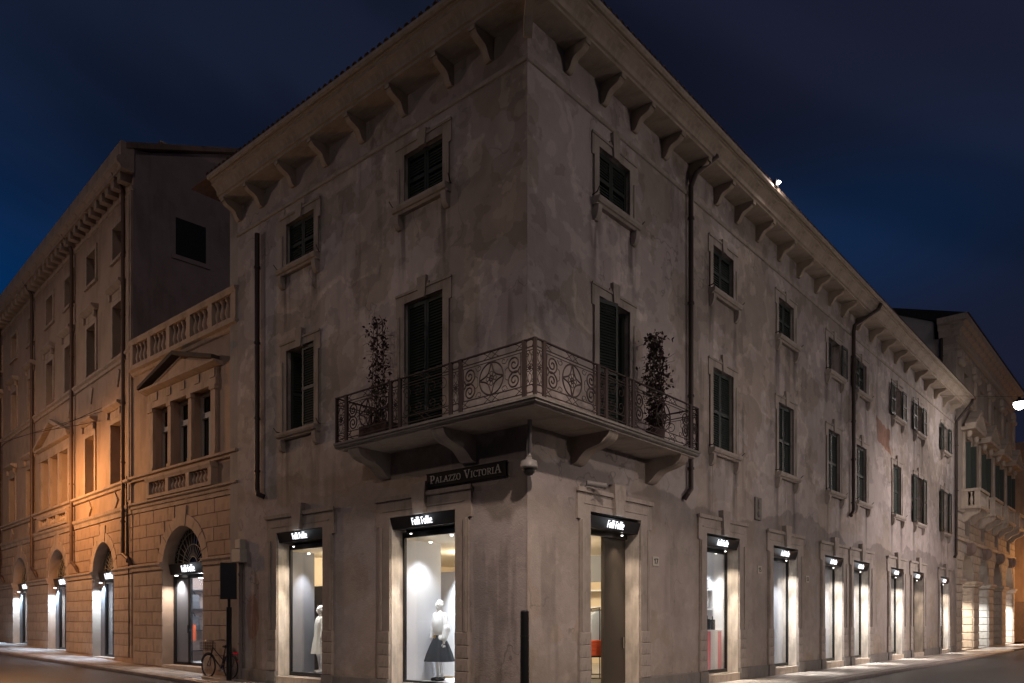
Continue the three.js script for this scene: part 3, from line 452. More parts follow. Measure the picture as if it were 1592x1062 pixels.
// ---------------------------------------------------------------- shop rooms behind the openings
const FLOOR = 0.2, CEIL = 3.52;
add(palazzo, 'shop_floor', bx(0.46, 35.4, 0.1, FLOOR, -10.3, -0.46), M.shopFloor);
add(palazzo, 'shop_ceiling', bx(0.46, 35.4, 3.93, 4.02, -10.3, -0.46), M.creamCeil);
add(palazzo, 'shop_ceiling', bx(0.46, 6.5, CEIL, CEIL + 0.06, -10.3, -0.46), M.creamCeil);
add(palazzo, 'shop_ceiling', bx(6.5, 10.6, CEIL, CEIL + 0.06, -10.3, -1.75), M.creamCeil);
add(palazzo, 'shop_wall', bx(10.6, 10.7, FLOOR, 3.93, -10.3, -0.46), M.cream);
add(palazzo, 'shop_wall', bx(0.5, 10.6, FLOOR, CEIL, -10.3, -10.2), M.cream);
function glazing(fr, a, b, z, bars = [], mat = M.metal) { // metal frame and pane
  add(palazzo, 'glazing_frame', [bx(a, a + 0.06, 0.2, 3.6, z - 0.04, z + 0.03), bx(b - 0.06, b, 0.2, 3.6, z - 0.04, z + 0.03), bx(a + 0.06, b - 0.06, 0.2, 0.3, z - 0.04, z + 0.03), bx(a + 0.06, b - 0.06, 3.48, 3.6, z - 0.04, z + 0.03), ...bars.map((x) => bx(x - 0.035, x + 0.035, 0.3, 3.48, z - 0.04, z + 0.03))], mat, fr);
  add(palazzo, 'shop_pane', plate(rect(a + 0.06, b - 0.06, 0.3, 3.48), z - 0.006, z - 0.002), M.glass, fr);
}
const SHOP = 2.0;
function downlight(fr, x, z, I, color = C3(1, 0.9, 0.78), ang = 0.62, pen = 0.75, tx = x, tz = z, y = 3.55) {
  const p = toWorld(fr, x, y, z), t = toWorld(fr, tx, 0, tz), m = add(palazzo, 'downlight', new THREE.CylinderGeometry(0.035, 0.035, 0.03, 12), M.bulbWhite); m.position.copy(p); spot(p.clone().add(V3(0, -0.03, 0)), t, color, I * SHOP, ang, pen);
}
function jambLights(fr, e, s, k, c) { // a recessed soffit lamp with a wide and a narrow beam, washing the jamb, the step and the pavement
  const x = e + s * 0.5, p = toWorld(fr, x, 3.53, -0.14), m = add(palazzo, 'downlight', disc(0, 0, 0, 0.022, 0.02), M.bulbWhite); m.position.copy(p); p.y -= 0.03;
  spot(p, toWorld(fr, e + s * 0.2, 0, -0.1), c, 9.5 * k, 0.8, 0.5); spot(p, toWorld(fr, e + s * 0.35, 0, 0.2), c, 80 * k, 0.42, 0.8);
}
// short front, display with the mannequin in the white blouse
{
  const [a, b] = OPEN_L[1];
  glazing(FRAME.L, a + 0.01, b - 0.01, -0.36);
  add(palazzo, 'display_platform', bx(a + 0.05, b - 0.05, FLOOR, 0.25, -2.2, -0.3), M.white, FRAME.L);
  add(palazzo, 'display_partition', bx(a - 0.12, a + 0.03, 0.25, 3.45, -1.5, -0.42), M.niche, FRAME.L);
  add(palazzo, 'display_partition', bx(a - 1.8, b + 1.3, 0.25, 2.85, -2.45, -2.35), M.white, FRAME.L);
  downlight(FRAME.L, a + 0.42, -0.8, 8.5, COOL, 0.78, 0.7, a + 0.22, -0.85, 3.4);
  downlight(FRAME.L, a + 0.1, -2.0, 45, COOL, 0.6, 0.8, a - 0.1, -2.25, 3.4);
  downlight(FRAME.L, a + 1.0, -2.05, 20, COOL, 0.6, 0.8, a + 1.0, -2.25, 3.4);
  downlight(FRAME.L, a + 1.3, -0.6, 9, COOL, 0.6, 0.8, a + 0.7, -1.2, 3.48);
  jambLights(FRAME.L, a, 1, 0.5, C3(1, 0.86, 0.7));
}
{
  const [a, b] = OPEN_L[0];
  glazing(FRAME.L, a + 0.01, b - 0.01, -0.36);
  add(palazzo, 'display_platform', bx(a + 0.05, b - 0.05, FLOOR, 0.25, -2.0, -0.42), M.nicheGrey, FRAME.L);
  add(palazzo, 'display_partition', bx(a - 0.12, a + 0.03, 0.25, 3.45, -1.1, -0.42), M.nicheGrey, FRAME.L);
  add(palazzo, 'display_partition', bx(a - 1.75, b + 0.9, 0.25, 2.6, -1.75, -1.65), M.nicheDark, FRAME.L);
  downlight(FRAME.L, a + 0.32, -0.72, 13, COOL, 0.5, 0.5, a + 0.2, -0.75, 3.4);
  downlight(FRAME.L, b - 0.35, -1.0, 34, C3(1, 0.93, 0.84), 0.42, 0.8, b - 0.4, -1.1, 3.45);
  jambLights(FRAME.L, a, 1, 0.7, C3(1, 0.86, 0.7));
}
// room lights
for (const [x, z, I] of [[3.2, -2.2, 13], [4.2, -5.5, 15], [2.4, -8.2, 12], [7.6, -4.2, 20]]) { const m = add(palazzo, 'ceiling_lamp', disc(0, 0, 0, 0.12, 0.03), M.bulbWhite); m.position.set(x, CEIL - 0.02, z); point(V3(x, CEIL - 0.2, z), C3(1, 0.84, 0.6), I, 4); }
// long front, first door: bronze leaf, shop behind
{
  const [a, b] = OPEN_R[0];
  add(palazzo, 'shop_door', [bx(a + 1.15, b - 0.02, 0.2, 3.6, -0.42, -0.36), bx(a + 1.09, a + 1.145, 0.2, 3.6, -0.44, -0.35)], M.bronze, FRAME.R);
  add(palazzo, 'door_handle', bx(b - 0.16, b - 0.13, 1.0, 1.25, -0.35, -0.32), M.chrome, FRAME.R);
  add(palazzo, 'door_lintel', bx(a + 0.005, b - 0.005, 3.48, 3.58, -0.36, -0.31), M.bronze, FRAME.R);
  add(palazzo, 'bulkhead', bx(7.2, 7.3, 2.75, 3.51, -7, -1.8), M.grey);
  jambLights(FRAME.R, b, -1, 0.3, C3(1, 0.8, 0.62));
  const sh = add(palazzo, 'shop_shelf', [bx(9.9, 10.55, 2.05, 2.1, -8, -1.8), bx(9.9, 10.55, 1.4, 1.45, -8, -1.8), bx(9.9, 10.55, 2.62, 2.66, -8, -1.8)], M.white);
}
// second bay: white boxed display
{
  const [a, b] = OPEN_R[1];
  glazing(FRAME.R, a + 0.01, b - 0.01, -0.34); add(palazzo, 'display_niche', [bx(a - 0.1, a, FLOOR, 3.6, -1.5, -0.46), bx(b, b + 0.1, FLOOR, 3.6, -1.5, -0.46), bx(a - 0.1, b + 0.1, FLOOR, 3.7, -1.62, -1.5), bx(a - 0.1, b + 0.1, 3.6, 3.7, -1.5, -0.46)], M.white, FRAME.R);
  for (let i = 0; i < 3; i++) downlight(FRAME.R, b - 0.22, -0.55 - i * 0.36, 8, COOL, 0.36, 0.3, b - 0.2, -0.55 - i * 0.36, 3.52);
  downlight(FRAME.R, b - 0.7, -0.7, 9, C3(1, 0.97, 0.95), 0.7, 0.8, b - 0.3, -0.8);
  jambLights(FRAME.R, b, -1, 0.8, C3(1, 0.86, 0.68));
  add(palazzo, 'display_shelf', [bx(b - 0.4, b - 0.01, 1.95, 1.98, -1.49, -0.75), bx(b - 0.4, b - 0.01, 2.5, 2.53, -1.49, -0.75), bx(b - 0.4, b - 0.36, 1.4, 2.9, -0.78, -0.75), bx(b - 0.4, b - 0.36, 1.4, 2.9, -1.16, -1.13)], M.white, FRAME.R);
}
// further bays
function bay(i, o) {
  const [a, b] = OPEN_R[i]; const z = -0.29;
  glazing(FRAME.R, a + 0.01, b - 0.01, z);
  add(palazzo, 'display_niche', [bx(a - 0.1, a, FLOOR, 3.6, -1.3, -0.46), bx(b, b + 0.1, FLOOR, 3.6, -1.3, -0.46), bx(a - 0.1, b + 0.1, 3.6, 3.7, -1.3, -0.46), bx(a - 0.1, b + 0.1, FLOOR, 3.7, -1.42, -1.3)], o.mat || M.niche, FRAME.R);
  add(palazzo, 'display_panel', bx(a + 0.1, a + 1.0, 0.25, 3.5, -0.9, -0.86), M.nicheGrey, FRAME.R);
  downlight(FRAME.R, b - 0.5, -0.75, o.I, COOL, 0.55, 0.6, b - 0.25, -0.8);
  jambLights(FRAME.R, b, -1, 1.3 * o.J, o.c || C3(1, 0.94, 0.87));
  const st = add(palazzo, 'glow_strip', bx(b - 1.12, b - 1.08, 1.7, 2.1, -0.84, -0.82), M.bulbWhite, FRAME.R);  // glowing strip and small lamp, placed for the bluish glow on the glass
  point(toWorld(FRAME.R, b - 1.1, 1.9, -0.72), C3(0.75, 0.87, 1), o.K ?? 0.8, 3);
}
bay(2, { I: 12, J: 1 }); bay(3, { I: 12, J: 1 }); bay(4, { I: 12, J: 1.05 }); bay(5, { I: 12, J: 1 }); bay(7, { I: 70, J: 0.6, c: C3(1, 0.86, 0.7), mat: M.white });
{ const [a, b] = OPEN_R[6]; add(palazzo, 'shop_door', [bx(a + 0.02, b - 0.02, 0.2, 3.6, -0.42, -0.36), bx(a + 0.97, a + 1.0, 0.2, 3.6, -0.36, -0.345)], M.metal, FRAME.R); jambLights(FRAME.R, b, -1, 0.3, C3(1, 0.8, 0.64)); }

// shop signs
function shopSign(fr, a, b, y0, y1, label, name, group, back = 0) {
  const t = thing(name, label, 'shop sign', [0, 0, 0], 0, group), p = toWorld(fr, (a + b) / 2, (y0 + y1) / 2, back); t.position.copy(p); t.rotation.y = fr.r;
  const w = b - a - 0.02, h = y1 - y0;
  add(t, 'sign_box', prof([[-0.3, -h / 2], [-0.03, -h / 2], [0.04, h / 2 - 0.01], [0.03, h / 2], [-0.3, h / 2]], -w / 2, w / 2), M.metal);
  const k = h / 0.32, ang = -Math.atan2(0.07, h);
  const L = text('Folli Follie', sans, 0.2 * k, 0.012, 0.66); L.rotateX(-ang * 0 + 0); L.rotateX(Math.atan2(0.07, h)); L.translate(0, 0.0, 0.02); add(t, 'lettering', L, M.letter);
  { point(p.clone().add(V3(0, 0.02, 0).add(toWorld({ p: [0, 0, 0], r: fr.r }, 0, 0, 0.16))), C3(0.85, 0.93, 1), 0.1, 6); }
  return t;
}
shopSign(FRAME.L, ...OPEN_L[0], 3.645, 3.895, 'black shop sign with glowing white letters over the grey display window beside the rain pipe', 'shop_sign', 'black lit shop signs');
shopSign(FRAME.L, ...OPEN_L[1], 3.645, 3.895, 'black shop sign with glowing white letters over the window with the dark-skirted mannequin', 'shop_sign', 'black lit shop signs');
['over the half-open bronze door nearest the corner', 'over the white display window with handbags', 'over the third doorway from the corner, after the white handbag window', 'over the fourth doorway from the corner, before the rain pipe', 'over the fifth doorway from the corner, just after the rain pipe', 'over the sixth doorway from the corner, before the black closed door', 'over the black closed door', 'over the last doorway before the arcaded palace'].forEach((s, i) => shopSign(FRAME.R, ...OPEN_R[i], 3.585, 3.84, 'lit black shop sign ' + s, 'shop_sign', 'black lit shop signs'));

// ---------------------------------------------------------------- low wing with the terrace balustrade
const wing = thing('terrace_wing', 'low two-storey stone wing with pedimented triple window and balustraded terrace on top', 'building');
const WA = [-15.11, -12.53], SPR = 3.25;
facade(-17.25, -10.4, 0, 9.95, 0.5, [archPath(WA[0], WA[1], 0.25, SPR), rect(-15.61, -14.56, 6.46, 8.46), rect(-14.39, -13.24, 6.46, 8.46), rect(-13.08, -11.9, 6.46, 8.46)], M.ochre, FRAME.W, 'wall', wing, false);
add(wing, 'terrace_floor', bx(-17.25, -10.4, 9.6, 9.7, -8, -0.5), M.grime, FRAME.W);
add(wing, 'cornice', [prof([[0, 9.75], [0.06, 9.78], [0.1, 9.86], [0.2, 9.9], [0.2, 9.97], [0, 9.97]], -17.2, -10.42)], M.ochreTrim, FRAME.W);
function balustrade(parent, fr, x0, x1, y0, y1, bays, z, mat, per, post = 0.22) {
  const bw = (x1 - x0 - post) / bays; add(parent, 'balustrade_rail', [prof([[z - 0.17, y1 - 0.16], [z + 0.14, y1 - 0.16], [z + 0.19, y1 - 0.06], [z + 0.19, y1], [z - 0.17, y1]], x0 - 0.02, x1 + 0.02), bx(x0, x1, y0, y0 + 0.1, z - 0.15, z + 0.15)], mat, fr);
  const lg = baluLathe(y1 - y0 - 0.26, Math.min(0.1, bw / per * 0.36));
  for (let i = 0; i <= bays; i++) add(parent, 'balustrade_post', bx(x0 + i * bw, x0 + i * bw + post, y0 + 0.1, y1 - 0.16, z - 0.13, z + 0.14), mat, fr);
  for (let i = 0; i < bays; i++) for (let k = 0; k < per; k++) { const m = add(parent, 'baluster', lg, mat); m.position.copy(toWorld(fr, x0 + post + i * bw + (k + 0.5) * (bw - post) / per, y0 + 0.1, z)); }
}
balustrade(wing, FRAME.W, -17.15, -10.45, 9.97, 10.9, 5, 0.02, M.ochreTrim, 4);
add(wing, 'string_course', [prof([[0, 5.2], [0.04, 5.2], [0.05, 5.32], [0.09, 5.34], [0.1, 5.42], [0.17, 5.46], [0.17, 5.52], [0, 5.54]], -17.25, -10.42)], M.ochreTrim, FRAME.W);
add(wing, 'sill_course', [prof([[0, 6.22], [0.09, 6.24], [0.1, 6.3], [0.18, 6.33], [0.18, 6.4], [0, 6.41]], -17.25, -10.42)], M.ochreTrim, FRAME.W);
for (const [x0, x1] of [[-15.86, -15.61], [-14.56, -14.39], [-13.24, -13.08], [-11.9, -11.68]]) { add(wing, 'pilaster', [bx(x0 - 0.02, x1 + 0.02, 6.42, 8.3, 0.002, 0.1), bx(x0 - 0.05, x1 + 0.05, 8.3, 8.42, 0.002, 0.14), bx(x0 - 0.04, x1 + 0.04, 6.42, 6.52, 0.101, 0.13)], M.ochreTrim, FRAME.W); }
for (const [x0, x1] of [[-15.61, -14.56], [-14.39, -13.24], [-13.08, -11.9]]) {
  const c = (x0 + x1) / 2, f = add(wing, 'window_frame', [bx(x0 + 0.02, x0 + 0.1, 6.46, 8.44, -0.27, -0.19), bx(x1 - 0.1, x1 - 0.02, 6.46, 8.44, -0.27, -0.19), bx(x0 + 0.1, x1 - 0.1, 8.34, 8.44, -0.27, -0.19), bx(x0 + 0.1, x1 - 0.1, 7.68, 7.84, -0.27, -0.18), bx(c - 0.05, c + 0.05, 6.46, 7.68, -0.27, -0.18), bx(x0 + 0.1, x1 - 0.1, 6.46, 6.56, -0.27, -0.19)], M.woodFrame, FRAME.W);
  add(f, 'pane', bx(x0, x1, 6.46, 8.46, -0.32, -0.29), M.glassDark);
}
add(wing, 'entablature', [bx(-15.95, -11.6, 8.42, 8.62, 0.002, 0.12), bx(-15.95, -11.6, 8.62, 8.92, 0.002, 0.09), prof([[0, 8.92], [0.12, 8.94], [0.3, 9.0], [0.3, 9.06], [0, 9.06]], -16.15, -11.4)], M.ochreTrim, FRAME.W);
for (let i = 0; i < 5; i++) { const x = -15.55 + i * 0.9; add(wing, 'frieze_block', bx(x, x + 0.28, 8.64, 8.9, 0.091, 0.12), M.ochreTrim, FRAME.W); }
{ const pd = add(wing, 'pediment', plate([[-15.9, 9.061], [-11.65, 9.061], [-13.775, 9.62]], 0.002, 0.1), M.ochreTrim, FRAME.W); add(pd, 'raking_cornice', plate([[-16.15, 9.061], [-13.775, 9.68], [-11.4, 9.061], [-11.4, 9.17], [-13.775, 9.8], [-16.15, 9.17]], 0.1, 0.36), M.slate); }
balustrade(wing, FRAME.W, -15.86, -11.7, 5.54, 6.21, 3, 0.06, M.ochreTrim, 5, 0.2);
add(wing, 'impost', [prof([[0, 3.25], [0.05, 3.27], [0.06, 3.36], [0.11, 3.42], [0.11, 3.48], [0, 3.5]], -17.25, WA[0] - 0.0), prof([[0, 3.25], [0.05, 3.27], [0.06, 3.36], [0.11, 3.42], [0.11, 3.48], [0, 3.5]], WA[1], -10.42)], M.ochreTrim, FRAME.W);
function ashlar(parent, fr, x0, x1, y0, y1, ch, bw, arches, low, high, split, gap = 0.011, bev = 0.006) {
  const name = 'stone_block';
  let r = 0; for (let y = y0; y < y1 - 0.1; y += ch, r++) {
    const yc = y + ch / 2, hgt = Math.min(ch, y1 - y) - gap; let iv = [[x0, x1]];
    for (const A of arches) { const c = (A[0] + A[1]) / 2, R = (A[1] - A[0]) / 2; let hw = 0; if (yc < A[2]) hw = R + (A[3] || 0); else { const d = Math.max(0, y - A[2]); const RR = R + (A[4] || 0); hw = d < RR ? Math.sqrt(RR * RR - d * d) : 0; } if (hw > 0) iv = iv.flatMap(([p, q]) => { const o = []; if (c - hw > p) o.push([p, Math.min(q, c - hw)]); if (c + hw < q) o.push([Math.max(p, c + hw), q]); return o.length ? o : (c - hw <= p && c + hw >= q ? [] : [[p, q]]); }); }
    for (const [p, q] of iv) { if (q - p < 0.12) continue; let xs = [p], x = p + (r % 2 ? bw * 0.5 : bw); while (x < q - 0.25) { xs.push(x); x += bw * (0.9 + 0.2 * Math.round(rnd() * 2) / 2); } xs.push(q);
      for (let i = 0; i < xs.length - 1; i++) { const w = xs[i + 1] - xs[i] - gap, set = yc < split ? low : high, m = add(parent, name, block(Math.round(w * 50) / 50, Math.floor(hgt * 100) / 100, 0.018 + 2 * bev, bev), set[Math.floor(rnd() * set.length)]); m.position.copy(toWorld(fr, (xs[i] + xs[i + 1]) / 2, yc, -0.008)); m.rotation.y = fr.r; } }
  }
}
ashlar(wing, FRAME.W, -17.2, -10.45, 0.2, 3.22, 0.43, 1.0, [[...WA, SPR]], M.paleBlock, M.ochreBlock, 3.3);
ashlar(wing, FRAME.W, -17.2, -10.45, 3.52, 5.18, 0.415, 1.0, [[...WA, SPR, 0, 0.3]], M.paleBlock, M.ochreBlock, 3.3);
function archTrim(parent, fr, A, spr, mat) {
  const c = (A[0] + A[1]) / 2, R = (A[1] - A[0]) / 2, n = 9;
  for (let i = 0; i < n; i++) { const a0 = Math.PI * i / n + 0.008, a1 = Math.PI * (i + 1) / n - 0.008, ro = R + (i === 4 ? 0.62 : 0.34), p = []; for (let k = 0; k <= 3; k++) { const a = a0 + (a1 - a0) * k / 3; p.push([c + R * Math.cos(a), spr + R * Math.sin(a)]); } for (let k = 3; k >= 0; k--) { const a = a0 + (a1 - a0) * k / 3; p.push([c + ro * Math.cos(a), spr + ro * Math.sin(a)]); } add(parent, 'arch_stone', plate(p, -0.008, i === 4 ? 0.04 : 0.024), mat, fr); }
}
archTrim(wing, FRAME.W, WA, SPR, M.ochreTrim);
function fanlight(parent, fr, A, spr, z) {
  const c = (A[0] + A[1]) / 2, R = (A[1] - A[0]) / 2 - 0.02, g = [];
  const H = new THREE.Shape(); H.absarc(c, spr, R, 0, Math.PI, false); add(parent, 'fanlight_pane', plate(H, z - 0.05, z - 0.04), M.glassDark, fr);
  for (const r of [0.2, 0.5, 0.78, 0.99]) g.push(tube(arc2(c, spr, R * r, 0, Math.PI, 16).map(([x, y]) => [x, y, z]), r > 0.9 ? 0.03 : 0.013, 24, 5, true));
  const n = 15; for (let i = 0; i <= n; i++) { const a = Math.PI * i / n; g.push(rod([c + R * 0.2 * Math.cos(a), spr + R * 0.2 * Math.sin(a), z], [c + R * 0.78 * Math.cos(a), spr + R * 0.78 * Math.sin(a), z], 0.01, 4)); if (i < n) { const b = a + Math.PI / n / 2; g.push(tube([[c + R * 0.78 * Math.cos(a), spr + R * 0.78 * Math.sin(a), z], [c + R * 0.93 * Math.cos(b), spr + R * 0.93 * Math.sin(b), z], [c + R * 0.78 * Math.cos(a + Math.PI / n), spr + R * 0.78 * Math.sin(a + Math.PI / n), z]], 0.009, 6, 4, true)); } }
  add(parent, 'fanlight_grille', g, M.grille, fr);
}
fanlight(wing, FRAME.W, WA, SPR + 0.12, -0.34);
// arch doorway of the wing
{
  const [a, b] = WA, gy = 0.24, fr = FRAME.W, t = 3.08;
  add(wing, 'glass_door', [bx(a + 0.02, a + 0.16, gy, t, -0.42, -0.34), bx(a + 0.98, a + 1.12, gy, t, -0.42, -0.34), bx(b - 0.1, b - 0.02, gy, t, -0.42, -0.34), bx(a + 0.16, b - 0.1, t - 0.12, t, -0.42, -0.34), bx(a + 0.16, b - 0.1, gy, gy + 0.1, -0.42, -0.34), bx(a + 1.0, a + 1.1, 1.25, 1.5, -0.33, -0.3)], M.metal, fr);
  add(wing, 'door_pane', [bx(a + 0.16, a + 0.98, gy + 0.1, t - 0.12, -0.39, -0.38)], M.nicheGrey, fr);
  add(wing, 'shop_pane', plate(rect(a + 1.12, b - 0.1, gy + 0.1, t - 0.12), -0.385, -0.382), M.glass, fr);
  add(wing, 'shop_room', [bx(-17.15, b + 0.4, gy - 0.1, gy - 0.01, -3, -0.5), bx(-17.2, -17.1, gy, 3.2, -3, -0.52), bx(b + 0.3, b + 0.4, gy, 3.2, -3, -0.52), bx(-17.2, b + 0.4, gy, 3.2, -3.1, -3), bx(-17.2, b + 0.4, 3.2, 3.28, -3.1, -0.52)], M.white, fr);
  for (const [lx, lz] of [[-15.9, -1.7], [-13.6, -1.4]]) { const sp = toWorld(fr, lx, 3.1, lz), m = add(wing, 'ceiling_lamp', disc(0, 0, 0, 0.1), M.bulbWhite); m.position.copy(sp); point(sp.clone().add(V3(0, -0.15, 0)), COOL, 8, 4); }
  add(wing, 'shop_rack', [0.35, 1.05, 1.8, 2.45].map((y) => bx(-17.05, -16.45, gy + y, gy + y + 0.03, -2.9, -0.7)).concat([-2.1, -1.3].map((z) => bx(-16.5, -16.44, gy, 2.95, z - 0.03, z + 0.03))), M.black, fr);
}
{ const p = toWorld(FRAME.W, WA[0] + 0.5, 3.05, -0.2), m = add(wing, 'downlight', disc(0, 0, 0, 0.05), M.bulbWhite); m.position.copy(p); spot(p.clone().add(V3(0, -0.03, 0)), toWorld(FRAME.W, WA[0] + 0.2, 0, -0.15), C3(1, 0.95, 0.9), 14, 1.0, 0.6); }
shopSign(FRAME.W, WA[0] + 0.05, WA[1] - 0.05, 3.09, 3.42, 'black shop sign with glowing letters under the iron fanlight of the low wing', 'shop_sign', 'black lit shop signs', -0.2);
add(wing, 'threshold', bx(WA[0] + 0.01, WA[1] - 0.01, 0.05, 0.245, -0.49, 0.03), M.stone, FRAME.W);

// ---------------------------------------------------------------- tall ochre building up the street
const ochre = thing('ochre_building', 'tall ochre stone building with lamplit lower floors and rusticated arched shop doors', 'building');
const OT = [[-4.23, -1.86], [-10.21, -7.59], [-16.36, -13.7]], OC = [-1.42, -4.35, -7.2, -9.95, -13.0, -16.15, -19.2, -22.3], XE = -26;
{
  const holes = OT.map(([a, b], i) => archPath(a, b, 0.3 + 0.12 * i, 3.3)), f2 = [-1.6, -4.5, -13.2, -16.5, -19.6, -22.6];
  for (const c of OC) holes.push(rect(c - 0.5, c + 0.5, 14.25, 15.4), rect(c - 0.5, c + 0.5, 10.9, 12.66));
  for (const c of f2) holes.push(rect(c - 0.53, c + 0.53, 6.42, 8.55));
  const tri = [[-11.0, -9.9], [-9.65, -8.5], [-8.25, -7.1]]; for (const [a, b] of tri) holes.push(rect(a, b, 6.5, 8.5));
  facade(XE, 0, 0, 16.6, 0.5, holes, M.ochre, FRAME.O, 'wall', ochre, false);
  add(ochre, 'gable_wall', prof([[-0.004, 0], [-0.004, 17.42], [-0.5, 17.5], [-4.5, 19.1], [-9, 17.5], [-9, 0]], -0.35, 0.012), M.gable, FRAME.O);
  add(ochre, 'gable_window', [bx(-0.01, 0.025, 14.35, 15.65, -2.45, -1.4)], M.dark, FRAME.O); add(ochre, 'window_surround', [bx(0.002, 0.05, 14.2, 14.35, -2.6, -1.25), bx(0.002, 0.04, 14.35, 15.75, -2.6, -2.46)], M.gable, FRAME.O);
  const rf = plate([[0.25, 17.5], [-4.5, 19.25], [-9.2, 17.5], [-9.2, 17.35], [-4.5, 19.1], [0.25, 17.3]], 0, 26.2); // ridge runs along the street
  rf.rotateY(-Math.PI / 2); rf.translate(0.15, 0, 0); add(ochre, 'roof', uvMetres(rf), M.tile, FRAME.O);
  add(ochre, 'chimney', [bx(-0.4, -0.14, 17.3, 18.1, -1.2, -0.94), bx(-0.43, -0.11, 18.1, 18.16, -1.23, -0.91)], M.ochreTrim, FRAME.O);
  add(ochre, 'cornice', [prof([[0, 16.05], [0.06, 16.08], [0.08, 16.2], [0, 16.22]], XE, 0.02), prof([[0, 16.6], [0.42, 16.6], [0.45, 16.7], [0.54, 16.78], [0.56, 16.9], [0.5, 17.0], [0.42, 17.0], [0.42, 17.5], [0, 17.5]], XE, 0.12)], M.ochreTrim, FRAME.O);
  const dg = bx(-0.14, 0.14, 16.32, 16.6, 0, 0.36); for (let x = -0.3; x > -22; x -= 0.62) { const d = add(ochre, 'cornice_bracket', dg, M.ochreTrim); d.position.copy(toWorld(FRAME.O, x, 0, 0.002)); d.rotation.y = FRAME.O.r; }
  add(ochre, 'belt_course', prof([[0, 10.5], [0.06, 10.52], [0.07, 10.62], [0.14, 10.68], [0.14, 10.75], [0, 10.77]], XE, 0), M.ochreTrim, FRAME.O);
  add(ochre, 'sill_course', prof([[0, 6.15], [0.08, 6.18], [0.1, 6.26], [0.18, 6.3], [0.18, 6.38], [0, 6.4]], XE, 0), M.ochreTrim, FRAME.O);
  add(ochre, 'string_course', prof([[0, 5.2], [0.05, 5.22], [0.07, 5.36], [0.12, 5.42], [0.14, 5.52], [0, 5.54]], XE, 0), M.ochreTrim, FRAME.O);
  const im = [[0, 3.22], [0.05, 3.24], [0.06, 3.34], [0.11, 3.4], [0.11, 3.46], [0, 3.48]]; let q = 0; for (const [a, b] of OT) { add(ochre, 'impost', prof(im, b, q), M.ochreTrim, FRAME.O); q = a; } add(ochre, 'impost', prof(im, XE, q), M.ochreTrim, FRAME.O);
  add(ochre, 'corner_pilaster', [bx(-0.46, -0.02, 5.56, 16.04, 0.002, 0.07), bx(-0.36, -0.12, 5.7, 15.9, 0.071, 0.1)], M.ochreTrim, FRAME.O);
  function owin(c, y0, y1, hw, hood, blind) {
    const f = add(ochre, 'window', [bx(c - hw + 0.02, c - hw + 0.09, y0, y1, -0.4, -0.33), bx(c + hw - 0.09, c + hw - 0.02, y0, y1, -0.4, -0.33), bx(c - 0.04, c + 0.04, y0, y1, -0.4, -0.33), bx(c - hw + 0.09, c + hw - 0.09, y1 - 0.08, y1, -0.4, -0.33)], blind ? M.shutter : M.woodFrame, FRAME.O);
    add(f, 'pane', bx(c - hw, c + hw, y0, y1, -0.46, -0.43), M.glassDark);
    if (blind) { const sl = []; for (let y = y0 + 0.1; y < y1; y += 0.09) sl.push(bx(c - hw + 0.08, c + hw - 0.08, y, y + 0.05, -0.33, -0.31)); add(f, 'slats', sl, M.shutter); }
    const s = add(ochre, 'window_surround', plate([[c - hw - 0.16, y0], [c - hw - 0.16, y1 + 0.16], [c + hw + 0.16, y1 + 0.16], [c + hw + 0.16, y0], [c + hw, y0], [c + hw, y1], [c - hw, y1], [c - hw, y0]], -0.01, 0.05), M.ochreTrim, FRAME.O);
    if (hood) add(s, 'hood', [prof([[0, y1 + 0.42], [0.1, y1 + 0.44], [0.26, y1 + 0.54], [0.26, y1 + 0.62], [0, y1 + 0.64]], c - hw - 0.25, c + hw + 0.25), bx(c - hw - 0.1, c + hw + 0.1, y1 + 0.16, y1 + 0.42, 0, 0.06), bx(c - hw - 0.16, c - hw - 0.04, y1 + 0.2, y1 + 0.42, 0.06, 0.14), bx(c + hw + 0.04, c + hw + 0.16, y1 + 0.2, y1 + 0.42, 0.06, 0.14)], M.ochreTrim);
    else add(s, 'sill', bx(c - hw - 0.22, c + hw + 0.22, y0 - 0.1, y0, 0, 0.09), M.ochreTrim);
  }
  for (const c of OC) { owin(c, 14.25, 15.4, 0.5, false); owin(c, 10.9, 12.66, 0.5, true); }
  for (const c of f2) owin(c, 6.42, 8.55, 0.53, true, c < -12);
  for (const [a, b] of tri) { const f = add(ochre, 'window', [bx(a + 0.02, a + 0.1, 6.5, 8.5, -0.4, -0.33), bx(b - 0.1, b - 0.02, 6.5, 8.5, -0.4, -0.33), bx(a + 0.1, b - 0.1, 7.75, 7.87, -0.4, -0.33)], M.woodFrame, FRAME.O); add(f, 'pane', bx(a, b, 6.5, 8.5, -0.46, -0.43), M.glassDark); }
  for (const [a, b] of [[-11.25, -11.0], [-9.9, -9.65], [-8.5, -8.25], [-7.1, -6.85]]) add(ochre, 'pilaster', bx(a, b, 6.42, 8.52, 0.002, 0.1), M.ochreTrim, FRAME.O);
  add(ochre, 'entablature', [bx(-11.35, -6.75, 8.52, 8.9, 0.002, 0.12), prof([[0, 8.9], [0.26, 8.98], [0.26, 9.05], [0, 9.05]], -11.5, -6.6)], M.ochreTrim, FRAME.O);
  const pd = add(ochre, 'pediment', plate([[-11.3, 9.051], [-6.8, 9.051], [-9.05, 9.85]], 0.002, 0.08), M.ochreTrim, FRAME.O); add(pd, 'raking_cornice', plate([[-11.5, 9.051], [-9.05, 9.86], [-6.6, 9.051], [-6.6, 9.17], [-9.05, 10.02], [-11.5, 9.17]], 0.08, 0.3), M.ochreTrim);
  balustrade(ochre, FRAME.O, -11.2, -6.9, 5.54, 6.14, 3, 0.04, M.ochreTrim, 4, 0.2);
